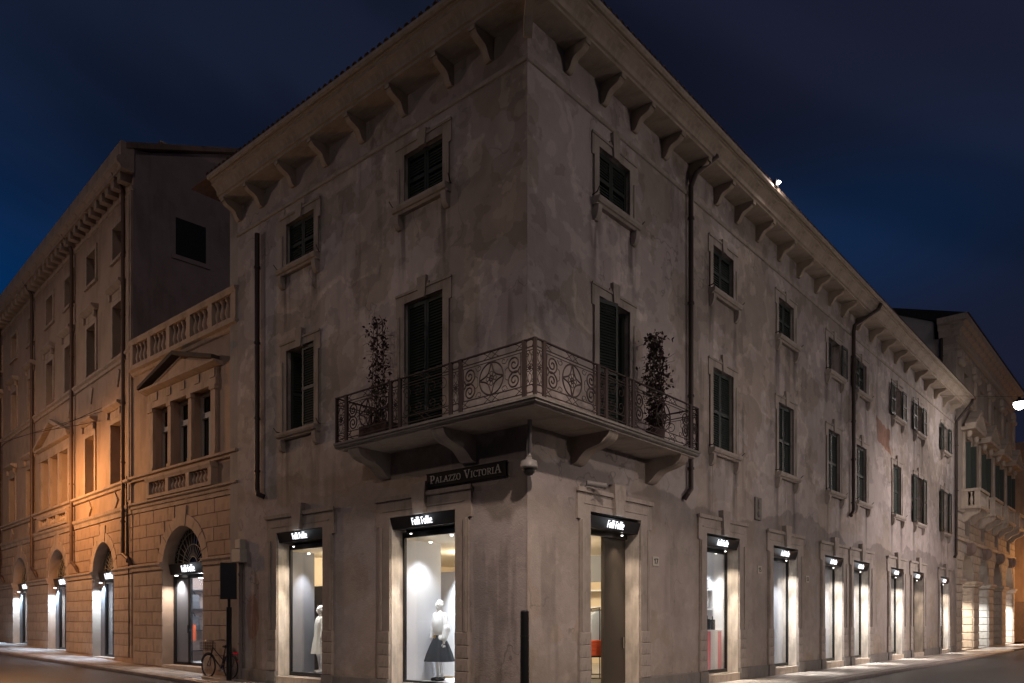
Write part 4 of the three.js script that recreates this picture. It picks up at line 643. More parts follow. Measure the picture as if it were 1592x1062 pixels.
  for (const c of [-1.7, -4.6, -13.4, -16.6]) { const dm = add(ochre, 'diamond_boss', plate([[c - 0.3, 5.85], [c, 5.56], [c + 0.3, 5.85], [c, 6.14]], 0, 0.05), M.ochreTrim, FRAME.O); }
  for (const c of [-1.42, -4.35, -7.2]) add(ochre, 'shield_boss', plate([[c - 0.2, 10.3], [c, 9.75], [c + 0.2, 10.3], [c, 10.4]], 0, 0.05), M.ochreTrim, FRAME.O);
  const AR = OT.map(([a, b]) => [a, b, 3.3, 0]), AR2 = OT.map(([a, b]) => [a, b, 3.3, 0, 0.32]);
  ashlar(ochre, FRAME.O, -19.5, -0.02, 0.4, 3.2, 0.4, 1.05, AR, M.paleBlock, M.ochreBlock, 3.3);
  ashlar(ochre, FRAME.O, -19.5, -0.02, 3.5, 5.18, 0.42, 1.05, AR2, M.paleBlock, M.ochreBlock, 3.3);
  OT.forEach(([a, b], i) => {
    const gy = 0.32 + 0.12 * i; archTrim(ochre, FRAME.O, [a, b], 3.3, M.ochreTrim); fanlight(ochre, FRAME.O, [a, b], 3.42, -0.34);
    add(ochre, 'door_frame', bx(a + 0.02, a + 0.5, gy, 3.1, -0.34, -0.26), M.doorGrey, FRAME.O);
    add(ochre, 'glass_door', [bx(a + 0.5, a + 0.58, gy, 3.1, -0.36, -0.28), bx(b - 0.1, b - 0.02, gy, 3.1, -0.36, -0.28), bx(a + 1.3, a + 1.38, gy, 3.1, -0.36, -0.28), bx(a + 0.58, b - 0.1, 3.0, 3.1, -0.36, -0.28), bx(a + 0.58, b - 0.1, gy, gy + 0.08, -0.36, -0.28)], M.metal, FRAME.O);
    add(ochre, 'shop_pane', plate(rect(a + 0.58, b - 0.1, gy + 0.08, 3.0), -0.33, -0.326), M.glass, FRAME.O);
    add(ochre, 'shop_room', [bx(a - 0.1, a, gy, 3.2, -1.6, -0.52), bx(b, b + 0.1, gy, 3.2, -1.6, -0.52), bx(a - 0.1, b + 0.1, gy, 3.2, -1.7, -1.6), bx(a - 0.1, b + 0.1, 3.2, 3.28, -1.7, -0.52), bx(a, b, gy - 0.06, gy, -1.6, -0.52)], M.niche, FRAME.O);
    add(ochre, 'shop_panel', bx(a + 0.3, a + 1.15, gy + 0.05, 3.0, -0.7, -0.66), M.nicheGrey, FRAME.O);
    add(ochre, 'threshold', bx(a + 0.01, b - 0.01, gy - 0.25, gy + 0.0, -0.49, 0.03), M.stone, FRAME.O);
    const inner = toWorld(FRAME.O, b - 0.6, 2.95, -1.1), im2 = add(ochre, 'ceiling_lamp', disc(0, 0, 0, 0.07), M.bulbWhite); im2.position.copy(inner); point(inner.clone().add(V3(0, -0.12, 0)), C3(0.72, 0.85, 1), 4.5, 3);
    const dp = toWorld(FRAME.O, a + 0.45, 3.04, -0.13), dm = add(ochre, 'downlight', disc(0, 0, 0, 0.05), M.bulbWhite); dm.position.copy(dp); spot(dp.clone().add(V3(0, -0.03, 0)), toWorld(FRAME.O, a + 0.05, 0, -0.13), C3(0.5, 0.74, 1), 48, 1.0, 0.5);
    shopSign(FRAME.O, a + 0.05, b - 0.05, 3.11, 3.44, 'lit black shop sign in the ' + ['first', 'second', 'third'][i] + ' arch of the ochre building from the low wing', 'shop_sign', 'black lit shop signs', -0.2);
  });
  for (const [x, yb] of [[-0.56, 3.7], [-6.42, 3.75], [-12.38, 3.8], [-18.6, 3.8]]) rainPipe(ochre, FRAME.O, [[x - 0.15, 16.9, 0.5], [x, 16.2, 0.14], [x, yb + 0.2, 0.14], [x + 0.5, yb, 0.14], [x + 0.55, yb - 0.2, 0.06]], 0.065, M.pipeO, [14, 12, 9, 7, 5]);
  add(ochre, 'wall_cable', [tube([[-0.1, 5.6, 0.16], [-0.16, 5.2, 0.08], [-0.16, 0.4, 0.08]], 0.022), tube([[-0.3, 6.5, 0.12], [-0.32, 5.0, 0.1], [-0.32, 3.6, 0.1]], 0.02), tube([[-20, 9.3, 0.1], [-9, 8.95, 1.6], [-3.2, 8.9, 0.06]], 0.012, 12, 4, true), tube([[-6, 8.98, 0.8], [-3, 9.35, 0.05]], 0.012)], M.pipe, FRAME.O);
}

// ---------------------------------------------------------------- arcaded palace beyond
const palace = thing('arcaded_palace', 'ornate pale stone palace with pedimented windows, small balconies and a rusticated arcade', 'building');
{
  const F = FRAME.P, X0 = 35.95, X1 = 54.6, AX = [[37.35, 40.4], [41.9, 44.95], [46.45, 49.5], [51.0, 54.05]], WXc = [38.6, 43.0, 47.4, 51.8], ys = 3.95;
  const holes = AX.map(([a, b]) => archPath(a, b, 0.06, ys)); for (const c of WXc) holes.push(rect(c - 0.8, c + 0.8, 8.1, 11.6), rect(c - 0.55, c + 0.55, 6.45, 7.3), rect(c - 0.6, c + 0.6, 14.2, 15.5));
  facade(X0, X1, 0, 17, 1.1, holes, M.palace, F, 'wall', palace, false);
  add(palace, 'side_wall', prof([[-1.1, 13.2], [-1.1, 18.0], [-4.6, 19.6], [-13, 19.6], [-13, 13.2]], X0, X0 + 0.4), M.paleWall, F); add(palace, 'side_wall', bx(X1 - 0.4, X1, 0, 18, -13, -1.1), M.palace, F);
  add(palace, 'roof', [prof([[0.62, 17.99], [0.62, 18.06], [-4.6, 19.74], [-13.4, 19.74], [-13.4, 19.61], [-4.6, 19.61], [-1, 18.005]], X0 - 0.06, X1 + 0.5)], M.dark, F);
  add(palace, 'cornice', [sweep([[0, 16.3], [0.08, 16.34], [0.1, 16.5], [0, 16.55]], [[X0, -0.6], [X0, 0], [X1, 0]]), sweep([[0, 16.95], [0.2, 16.97], [0.22, 17.2], [0.4, 17.3], [0.42, 17.5], [0.58, 17.6], [0.62, 17.9], [0, 17.99]], [[X0, -0.8], [X0, 0], [X1, 0]])], M.stone, F);
  const dg = bx(-0.07, 0.07, 16.72, 16.95, 0.002, 0.17); for (let x = X0 + 0.1; x < X1; x += 0.27) { const d = add(palace, 'dentil', dg, M.stone); d.position.set(x, 0, 0.05); }
  add(palace, 'belt_course', [prof([[0, 6.0], [0.1, 6.05], [0.14, 6.2], [0, 6.25]], X0, X1), prof([[0, 7.55], [0.1, 7.6], [0.16, 7.75], [0, 7.78]], X0, X1), prof([[0, 13.7], [0.1, 13.75], [0.14, 13.88], [0, 13.9]], X0, X1)], M.stone, F);
  for (const c of WXc) {
    add(palace, 'pane', [bx(c - 0.8, c + 0.8, 8.1, 11.6, -0.5, -0.45)], M.glassDark, F); add(palace, 'pane', [bx(c - 0.6, c + 0.6, 14.2, 15.5, -0.5, -0.45), bx(c - 0.55, c + 0.55, 6.45, 7.3, -0.4, -0.35)], M.glassDark, F);
    for (const s of [-1, 1]) add(palace, 'shutter', bx(c + s * 0.78 - 0.05, c + s * 0.78 + 0.05, 8.1, 11.55, -0.4, 0.35), M.shutterR, F);
    add(palace, 'window_surround', [bx(c - 1.02, c - 0.8, 8.0, 11.8, 0.002, 0.12), bx(c + 0.8, c + 1.02, 8.0, 11.8, 0.002, 0.12), bx(c - 1.02, c + 1.02, 11.8, 12.1, 0.002, 0.14)], M.stone, F);
    const pd = add(palace, 'pediment', plate([[c - 1.3, 12.3], [c + 1.3, 12.3], [c, 13.2]], 0.002, 0.2), M.stone, F); add(pd, 'raking_cornice', [plate([[c - 1.5, 12.3], [c, 13.22], [c + 1.5, 12.3], [c + 1.5, 12.45], [c, 13.4], [c - 1.5, 12.45]], 0.2, 0.75), bx(c - 1.5, c + 1.5, 12.12, 12.3, 0.002, 0.7)], M.stone);
    for (const s of [-1, 1]) { const sg = new THREE.SphereGeometry(0.16, 8, 6); sg.scale(1, 1.5, 1); sg.translate(c + s * 0.95, 12.0, 0.3); add(pd, 'console', sg, M.stone); }
    const bl = add(palace, 'balcony', [prof([[0, 7.8], [0.9, 7.8], [0.95, 7.86], [0.95, 7.96], [0, 7.96]], c - 1.35, c + 1.35), bx(c - 1.3, c - 1.0, 7.96, 8.75, 0.62, 0.88), bx(c + 1.0, c + 1.3, 7.96, 8.75, 0.62, 0.88), bx(c - 1.33, c + 1.33, 8.75, 8.9, 0.0, 0.92)], M.stone, F);
    for (const s of [-1, 1]) { add(bl, 'parapet', bx(c + s * 1.2 - 0.08, c + s * 1.2 + 0.08, 7.96, 8.75, 0.0, 0.3), M.stone); const cs = new THREE.Shape(); cs.moveTo(0, 7.1); cs.bezierCurveTo(0.3, 7.1, 0.3, 7.4, 0.55, 7.45); cs.bezierCurveTo(0.8, 7.5, 0.85, 7.6, 0.86, 7.8); cs.lineTo(0, 7.8); add(bl, 'console', prof(cs.getPoints(6).map((p) => [p.x, p.y]), c + s * 1.0 - 0.16, c + s * 1.0 + 0.16), M.stone); }
    const lg = baluLathe(0.79, 0.1); for (const [x, z] of [[-0.75, 0.75], [-0.45, 0.75], [-0.15, 0.75], [0.15, 0.75], [0.45, 0.75], [0.75, 0.75], [-1.2, 0.46], [1.2, 0.46]]) { const m = add(bl, 'baluster', lg, M.stone); m.position.set(c + x, 7.96, z); }
    for (const s of [-1, 1]) { const cap = add(palace, 'capital', [bx(c + s * 1.9 - 0.4, c + s * 1.9 + 0.4, 15.9, 16.3, 0.002, 0.2), ...[0, 1, 2].map((k) => { const q = new THREE.SphereGeometry(0.2, 6, 5); q.translate(c + s * 1.9 - 0.3 + 0.3 * k, 15.7, 0.1); return q; })], M.stone, F); }
    add(palace, 'pilaster', [bx(c + 2.0, c + 2.4, 7.8, 15.8, 0.002, 0.13)], M.stone, F);
  }
  const arc = AX.map(([a, b]) => [a, b, ys, 0]);
  ashlar(palace, F, X0 + 0.02, X1, 0.1, 3.62, 0.44, 1.6, arc, M.palBlock, M.palBlock, 9, 0.035, 0.018); ashlar(palace, F, X0 + 0.02, X1, 4.0, 5.98, 0.48, 1.6, arc.map((v) => [v[0], v[1], v[2], 0, 0.02]), M.palBlock, M.palBlock, 9, 0.035, 0.018); ashlar(palace, F, X0 + 0.02, X1, 6.26, 7.54, 0.42, 1.6, WXc.map((c) => [c - 0.6, c + 0.6, 7.5, 0]), M.palBlock, M.palBlock, 9, 0.035, 0.018);
  const ip = [[0, 3.64], [0.1, 3.66], [0.12, 3.76], [0.2, 3.84], [0.2, 3.95], [0, 3.97]]; let q = X0; for (const [a, b] of AX) { add(palace, 'impost', sweep(ip, [[q, -1.0], [q, 0], [a, 0], [a, -1.0]].slice(q === X0 ? 1 : 0)), M.stone, F); q = b; } add(palace, 'impost', sweep(ip, [[q, -1.0], [q, 0], [X1, 0]]), M.stone, F);
  AX.forEach(([a, b], i) => {
    const c = (a + b) / 2; add(palace, 'keystone', [plate([[c - 0.3, 5.35], [c + 0.3, 5.35], [c + 0.42, 6.0], [c - 0.42, 6.0]], 0, 0.22), (() => { const s = new THREE.SphereGeometry(0.28, 8, 7); s.scale(0.9, 1.2, 0.8); s.translate(c, 5.72, 0.24); return s; })()], M.brownStone, F);
    for (let k = 0; k < 8; k++) for (const [x, z0] of [[b, 0]]) { const m = add(palace, 'stone_block', block(1.0, 0.4, 0.05, 0.018), M.palBlock[k % 3]); m.position.copy(toWorld(F, b + 0.008, 0.1 + 0.44 * k + 0.22, -0.53)); m.rotation.y = -Math.PI / 2; }
    add(palace, 'shop_window', [bx(a, b, 0.05, 5.6, -1.16, -1.12)], i === 2 ? M.dark : M.white, F);
    add(palace, 'shop_frame', [bx(a, a + 0.15, 0.05, 3.9, -1.11, -1.05), bx(b - 0.15, b, 0.05, 3.9, -1.11, -1.05), bx(a + 0.15, b - 0.15, 3.6, 3.9, -1.11, -1.05)], M.metal, F);
    const p = toWorld(F, c - 0.2, 3.55, -0.75), m = add(palace, 'downlight', disc(0, 0, 0, 0.08), M.bulbWhite); m.position.copy(p);
    if (i !== 2) spot(p.clone().add(V3(0, -0.03, 0)), toWorld(F, b - 0.4, 0, -0.7), [C3(1, 0.86, 0.68), C3(0.85, 0.95, 1), 0, C3(1, 0.97, 0.93)][i], [120, 100, 0, 220][i], 0.85, 0.7);
  });
  rainPipe(palace, F, [[X0 - 0.05, 17.4, -0.7], [X0 - 0.08, 16.8, -0.7], [X0 - 0.08, 13.4, -0.7]], 0.09, M.pipe, [16, 14.5]);
}
// building closing the street
const endB = thing('street_end_building', 'orange-lit plaster building with brown stone base closing the far end of the street', 'building');
add(endB, 'wall', bx(62, 70, 3.2, 15.2, -4, 22), M.orangeWall); add(endB, 'base', bx(61.9, 70, 0, 3.2, -4, 22), M.brownStone); add(endB, 'cornice', bx(61.5, 70, 15.2, 15.8, -4.4, 22), M.brownStone); for (const z of [3, 8, 13, 18]) add(endB, 'window', bx(61.93, 61.99, 8, 10.4, z - 0.7, z + 0.7), M.dark);

// ---------------------------------------------------------------- street lamps, most of them out of view
function hangingLamp(name, label, pos, color, I, bulb, span, group, r = 0.16, aim = null) {
  const t = thing(name, label, 'street lamp', pos, 0, group);
  const cap = new THREE.LatheGeometry([[0, 0.3], [0.05, 0.3], [0.09, 0.2], [0.24, 0.12], [0.28, 0.02], [0.26, 0.02], [0.2, 0.1], [0, 0.14]].map((p) => new THREE.Vector2(...p)), 16); add(t, 'lamp_shade', cap, M.metal);
  add(t, 'span_wire', span.map((s) => rod([0, 0.3, 0], s, 0.008, 4)), M.metal);
  const b = add(t, 'bulb', new THREE.SphereGeometry(r, 14, 10), bulb); b.position.y = -0.06; if (aim) spot(V3(pos[0], pos[1] - 0.06, pos[2]), aim, color, I, 0.56, 1, 6); else point(V3(pos[0], pos[1] - 0.06, pos[2]), color, I, 6); return t;
}
hangingLamp('hanging_street_lamp', 'bright white street lamp hanging over the street before the arcaded palace', [32.5, 12.0, 3.4], C3(1, 0.86, 0.8), LAMP.far, M.bulbFar, [[0, 1.0, -3.38], [0, 2, 8]], null, 0.24);
hangingLamp('hanging_street_lamp', 'unseen orange sodium lamp hung on a thin wire before the ochre building', [-2.9, 7.3, -22.2], SODIUM, LAMP.sodium, M.bulbOrange, [[3.2, 1.9, 2.2], [-6, 1.7, 1]], null, 0.15);  // out of view, placed to warm the ochre building and the wing
function poleLamp(label, x, z, h, color, I, bulb, arm) {
  const t = thing('unseen_street_lamp', label, 'street lamp', [x, -0.11, z]);
  add(t, 'pole', [new THREE.CylinderGeometry(0.06, 0.1, h + 0.3, 10).translate(0, (h + 0.3) / 2, 0), new THREE.CylinderGeometry(0.16, 0.2, 0.8, 10).translate(0, 0.4, 0)], M.metal); add(t, 'arm', rod([0, h + 0.2, 0], [arm[0], h + 0.35, arm[1]], 0.035), M.metal);
  const s = add(t, 'lamp_shade', new THREE.CylinderGeometry(0.1, 0.3, 0.22, 14, 1, true), M.metal); s.position.set(arm[0], h + 0.2, arm[1]);
  const b = add(t, 'bulb', new THREE.SphereGeometry(0.16, 12, 9), bulb); b.position.set(arm[0], h + 0.02, arm[1]); point(V3(x + arm[0], h - 0.09, z + arm[1]), color, I, 8);
}
hangingLamp('hanging_street_lamp', 'unseen white street lamp hung over the crossing, placed to light the corner walls', [-4.5, 10.4, 6.6], C3(1, 0.8, 0.67), LAMP.plaza, M.bulbWhite, [[7.85, 1.2, 9.07], [-5.2, 1.2, -6.05]], null, 0.15, V3(0.5, 0.3, 0));  // out of view, aimed at the lower walls round the corner
poleLamp('unseen white street lamp placed to light the short front', -10.2, -2, 9.6, C3(1, 0.79, 0.67), LAMP.short, M.bulbWhite, [1.2, 0]);  // unseen, placed to light the short front
poleLamp('unseen white street lamp placed to light the long front around the handbag window', 9, 16, 10.4, WARM, LAMP.corner, M.bulbWhite, [0, -0.9]);  // out of view, evens the light along the near long front
poleLamp('unseen white street lamp placed to light the long front around the sixth doorway', 30, 12.2, 7.6, C3(1, 0.85, 0.79), LAMP.long, M.bulbWhite, [0, -1]);  // unseen, lights the far half of the long front and its eaves
function shadedLamp(label, x, z, h, aim, color, I, ang) { // unseen lamps, their shades set to throw light on to the lower walls
  const t = thing('unseen_street_lamp', label, 'street lamp', [x, -0.11, z]); add(t, 'pole', [new THREE.CylinderGeometry(0.05, 0.09, h, 10).translate(0, h / 2, 0)], M.metal); const s = add(t, 'lamp_shade', new THREE.CylinderGeometry(0.12, 0.3, 0.25, 14, 1, true), M.metal); s.position.set(0, h + 0.1, -0.2); s.rotation.x = 0.8; const b = add(t, 'bulb', new THREE.SphereGeometry(0.12, 12, 9), M.bulbWhite); b.position.set(0, h, -0.26);
  spot(V3(x, h - 0.2, z - 0.4), aim, color, I, ang, 1, 8);
}
shadedLamp('unseen shaded street lamp placed to light the lower walls by the bronze door', 3.5, 13.5, 6.6, V3(7.5, 1.2, 0), WARM, LAMP.low, 0.72);
shadedLamp('unseen shaded street lamp placed to light the lower walls by the closed black door', 27, 12.5, 8, V3(25, 3.2, 0), C3(1, 0.86, 0.81), LAMP.longLow, 0.64);
poleLamp('unseen pinkish street lamp placed to light the upper floors of the ochre building', -12.2, -24, 11.5, C3(1, 0.76, 0.62), LAMP.street, M.bulbWhite, [1.2, 0]);  // unseen, brightens the upper floors of the ochre building
poleLamp('unseen orange sodium street lamp placed to light the street end building', 58.5, 6.2, 6, SODIUM, LAMP.sodiumFar, M.bulbOrange, [0, -0.8]);  // out of view, lights the building closing the street
{ const t = thing('roof_floodlight', 'small bright floodlight on the palazzo gutter', 'floodlight', [9.56, 13.5, 0.93]); add(t, 'housing', [bx(-0.08, 0.08, 0.02, 0.18, -0.08, 0.02), bx(-0.02, 0.02, -0.03, 0.02, -0.03, 0.0)], M.metal); const b = add(t, 'bulb', new THREE.SphereGeometry(0.045, 10, 8), M.bulbFar); b.position.set(-0.02, 0.1, 0.07); point(V3(9.54, 13.6, 1.0), WARM, LAMP.roof, 2); }

// ---------------------------------------------------------------- street furniture and small things
{ // street name board
  const t = thing('name_board', 'long dark wooden board with pale serif letters under the balcony', 'sign', [0, 0, 0]), p = toWorld(FRAME.L, -1.6, 4.565, 0); t.position.copy(p); t.rotation.y = FRAME.L.r;
  add(t, 'board', [bx(-1.11, 1.11, -0.13, 0.13, 0.03, 0.06), bx(-1.13, 1.13, 0.13, 0.145, 0.03, 0.07), bx(-1.13, 1.13, -0.145, -0.13, 0.03, 0.07)], std({ color: C3(0.01, 0.009, 0.008), roughness: 0.95 }));
  const a = (s, z, x) => { const g = new TextGeometry(s, { font: serif, size: z, depth: 0.012, curveSegments: 3, bevelEnabled: false }); g.computeBoundingBox(); g.translate(x - g.boundingBox.min.x, -0.075, 0.06); return [g, g.boundingBox.max.x - g.boundingBox.min.x]; };
  let x = -1.0; const gs = []; for (const [s, z, gap] of [['P', 0.17, 0.02], ['ALAZZO', 0.128, 0.09], ['V', 0.17, 0.015], ['ICTORI', 0.128, 0.015], ['A', 0.17, 0]]) { const [g, w] = a(s, z, x); gs.push(g); x += w + gap; }
  const lt = mergeGeometries(gs.map(norm)); lt.scale(2.0 / (x + 1.0), 1, 1); lt.translate(-1.0 + 2.0 / (x + 1.0), 0, 0); add(t, 'lettering', lt, std({ color: C3(0.38, 0.36, 0.33), roughness: 0.5 }));
}
function plateNo(s, X, Y, label) { const t = thing('house_number', label, 'house number', [X, Y, 0.0], 0); add(t, 'tile', [plate(rect(-0.14, 0.14, -0.11, 0.11), 0.002, 0.02)], M.box); const g = text(s, font, 0.13, 0.004); g.translate(0, 0, 0.02); add(t, 'numeral', g, M.dark); }
plateNo('17', 4.69, 3.02, 'small pale house number 17 on the wall beside the bronze door'); plateNo('15', 10.57, 3.12, 'small house number 15 on the wall after the handbag window'); plateNo('13', 14.34, 3.0, 'small house number 13 on the wall before the fourth doorway');
{ // dome camera on the corner
  const t = thing('dome_camera', 'white dome camera hanging on a cloth-wrapped pipe from the balcony corner', 'camera', [-0.22, 4.42, 0.22]);
  add(t, 'hanging_pipe', tube([[0, 0.24, 0], [0.0, 0.5, 0], [0.02, 0.75, 0.0], [0.0, 0.93, 0.02]], 0.045, 14, 8, true), M.camWhite);
  add(t, 'housing', new THREE.LatheGeometry([[0, 0.24], [0.05, 0.23], [0.07, 0.18], [0.15, 0.15], [0.165, 0.05], [0.15, 0.0], [0, 0.0]].map((p) => new THREE.Vector2(...p)), 18), M.camWhite);
  const d = add(t, 'dome', new THREE.SphereGeometry(0.12, 14, 8, 0, Math.PI * 2, Math.PI / 2, Math.PI / 2), M.black); d.position.y = 0.0;
}
{ const t = thing('bullet_camera', 'grey bullet camera on a bracket above the bronze door', 'camera', [1.76, 4.38, 0]); const b = new THREE.CylinderGeometry(0.06, 0.06, 0.42, 12); b.rotateX(Math.PI / 2); b.rotateY(0.9); b.rotateZ(-0.15); b.translate(0.2, 0.05, 0.22); add(t, 'body', b, M.camWhite); add(t, 'bracket', [rod([0, 0, 0], [0.06, -0.02, 0.16], 0.025), bx(-0.06, 0.06, -0.06, 0.06, 0, 0.03), tube([[0.04, -0.05, 0.02], [0.2, -0.25, 0.03], [0.35, -0.2, 0.08]], 0.012, 10, 5, true)], M.camWhite); }
{ // meter boxes and conduit at the end of the short front
  const t = thing('meter_box', 'two pale meter boxes with a conduit on the wall above the bicycle', 'utility box', toWorld(FRAME.L, -10.15, 3.2, 0.0).toArray(), FRAME.L.r);
  add(t, 'lower_box', block(0.46, 0.36, 0.2, 0.02), M.box).position.set(0, 0.2, 0); add(t, 'upper_box', block(0.28, 0.26, 0.16, 0.02), M.box).position.set(0.02, 0.52, 0); add(t, 'conduit', [rod([0, -3.2, 0.05], [0, 0.02, 0.05], 0.055, 10), disc(0, -0.3, 0.05, 0.075, 0.06), disc(0, -2.2, 0.05, 0.075, 0.04)], M.grime);
}
{ // traffic board seen from behind
  const t = thing('sign_post', 'tall dark rectangular sign board on a post, seen from behind, beside the bicycle', 'road sign', [-0.42, 0.0, -10.1], 0);
  add(t, 'post', [rod([0, 0, 0], [0, 2.0, 0], 0.07, 10), rod([0, 2.0, 0], [0, 2.4, 0], 0.04, 8)], M.metal); const p = add(t, 'board', block(0.42, 0.98, 0.05, 0.012), M.black); p.position.set(-0.03, 2.7, 0.03); p.rotation.y = -0.7;
}
{ const t = thing('bollard', 'tall dark square-topped bollard standing in front of the building corner', 'bollard', [-2.35, -0.11, 1.9]); add(t, 'post', new THREE.CylinderGeometry(0.066, 0.07, 1.86, 16).translate(0, 0.93, 0), M.metal); add(t, 'cap', new THREE.CylinderGeometry(0.05, 0.068, 0.02, 16).translate(0, 1.872, 0), M.metal); add(t, 'band', new THREE.CylinderGeometry(0.069, 0.069, 0.03, 16).translate(0, 1.5, 0), M.black); }

// bicycle against the sign post
{
  const t = thing('bicycle', 'dark city bicycle with front basket and red rear light leaning by the sign post', 'bicycle', [-0.12, 0.0, -10.55], 0); t.position.y = 0.02; t.rotation.set(0, Math.PI / 2 + 0.08, 0);
  const W = 0.34, wb = 1.06; // local x: backwards towards +x? front wheel at x=+wb
  function wheel(x) { const g = add(t, 'wheel', new THREE.TorusGeometry(W - 0.02, 0.021, 8, 32), M.rubber); g.position.set(x, W, 0); add(g, 'rim', new THREE.TorusGeometry(W - 0.045, 0.01, 5, 32), M.chrome); const sp = []; for (let i = 0; i < 18; i++) { const a = i * Math.PI / 9; sp.push(rod([0, 0, i % 2 ? 0.02 : -0.02], [(W - 0.05) * Math.cos(a), (W - 0.05) * Math.sin(a), 0], 0.002, 3)); } sp.push(new THREE.CylinderGeometry(0.022, 0.022, 0.08, 8).rotateX(Math.PI / 2)); add(g, 'spokes', sp, M.chrome); const fd = new THREE.TorusGeometry(W + 0.02, 0.018, 5, 18, Math.PI * 0.8); fd.rotateZ(0.25); add(g, 'mudguard', fd, M.black); }
  wheel(0); wheel(wb);
  const bb = [0.44, 0.28, 0], st = [0.26, 0.82, 0], hd = [0.86, 0.86, 0], hb = [0.92, 0.66, 0];
  add(t, 'frame', [rod(bb, st, 0.017), rod(bb, hb, 0.02), rod([0.36, 0.52, 0], hd, 0.014), rod(hd, hb, 0.018), rod([0, W, 0.05], bb, 0.011), rod([0, W, -0.05], bb, 0.011), rod([0, W, 0.05], [0.32, 0.62, 0], 0.009), rod([0, W, -0.05], [0.32, 0.62, 0], 0.009)], M.black);
  add(t, 'fork', [rod(hb, [wb, W, 0.05], 0.011), rod(hb, [wb, W, -0.05], 0.011), rod(hd, [0.84, 1.04, 0], 0.013)], M.black);
  add(t, 'handlebar', [tube([[0.66, 1.06, 0.3], [0.8, 1.08, 0.24], [0.86, 1.05, 0.0], [0.8, 1.08, -0.24], [0.66, 1.06, -0.3]], 0.012, 24, 6, true), rod([0.64, 1.06, 0.3], [0.74, 1.07, 0.28], 0.018), rod([0.64, 1.06, -0.3], [0.74, 1.07, -0.28], 0.018)], M.chrome);
  const sd = new THREE.SphereGeometry(0.13, 12, 8); sd.scale(1.1, 0.35, 0.75); sd.translate(0.22, 0.9, 0); add(t, 'saddle', [sd, rod(st, [0.23, 0.88, 0], 0.013)], M.black);
  const bk = []; for (let i = 0; i <= 5; i++) { const y = 0.78 + i * 0.045; bk.push(tube([[0.95, y, 0.16], [1.22, y, 0.18], [1.22, y, -0.18], [0.95, y, -0.16], [0.95, y, 0.16]], 0.005, 4, 4)); } for (let i = 0; i < 7; i++) { const z = -0.165 + i * 0.055; bk.push(rod([0.95, 0.78, z * 0.9], [0.95, 1.0, z], 0.004, 4), rod([1.22, 0.78, z], [1.22, 1.0, z * 1.05], 0.004, 4)); } bk.push(bx(0.95, 1.22, 0.775, 0.785, -0.16, 0.16)); add(t, 'basket', bk, M.iron);
  add(t, 'carrier', [rod([-0.2, 0.74, 0.06], [0.24, 0.74, 0.05], 0.008), rod([-0.2, 0.74, -0.06], [0.24, 0.74, -0.05], 0.008), rod([-0.1, 0.74, 0.06], [0, W, 0.06], 0.006), rod([-0.1, 0.74, -0.06], [0, W, -0.06], 0.006), rod([-0.2, 0.74, 0.06], [-0.2, 0.74, -0.06], 0.008)], M.black);
  add(t, 'rear_light', [bx(-0.24, -0.21, 0.69, 0.74, -0.07, 0.07), bx(-0.36, -0.34, 0.48, 0.52, -0.02, 0.02)], M.red);
  add(t, 'crank', [new THREE.CylinderGeometry(0.09, 0.09, 0.008, 18).rotateX(Math.PI / 2).translate(0.44, 0.28, 0.05), rod([0.44, 0.28, 0.07], [0.56, 0.18, 0.07], 0.01), rod([0.44, 0.28, -0.07], [0.32, 0.38, -0.07], 0.01), bx(0.52, 0.6, 0.165, 0.185, 0.07, 0.15), bx(0.28, 0.36, 0.37, 0.39, -0.15, -0.07)], M.chrome);
}

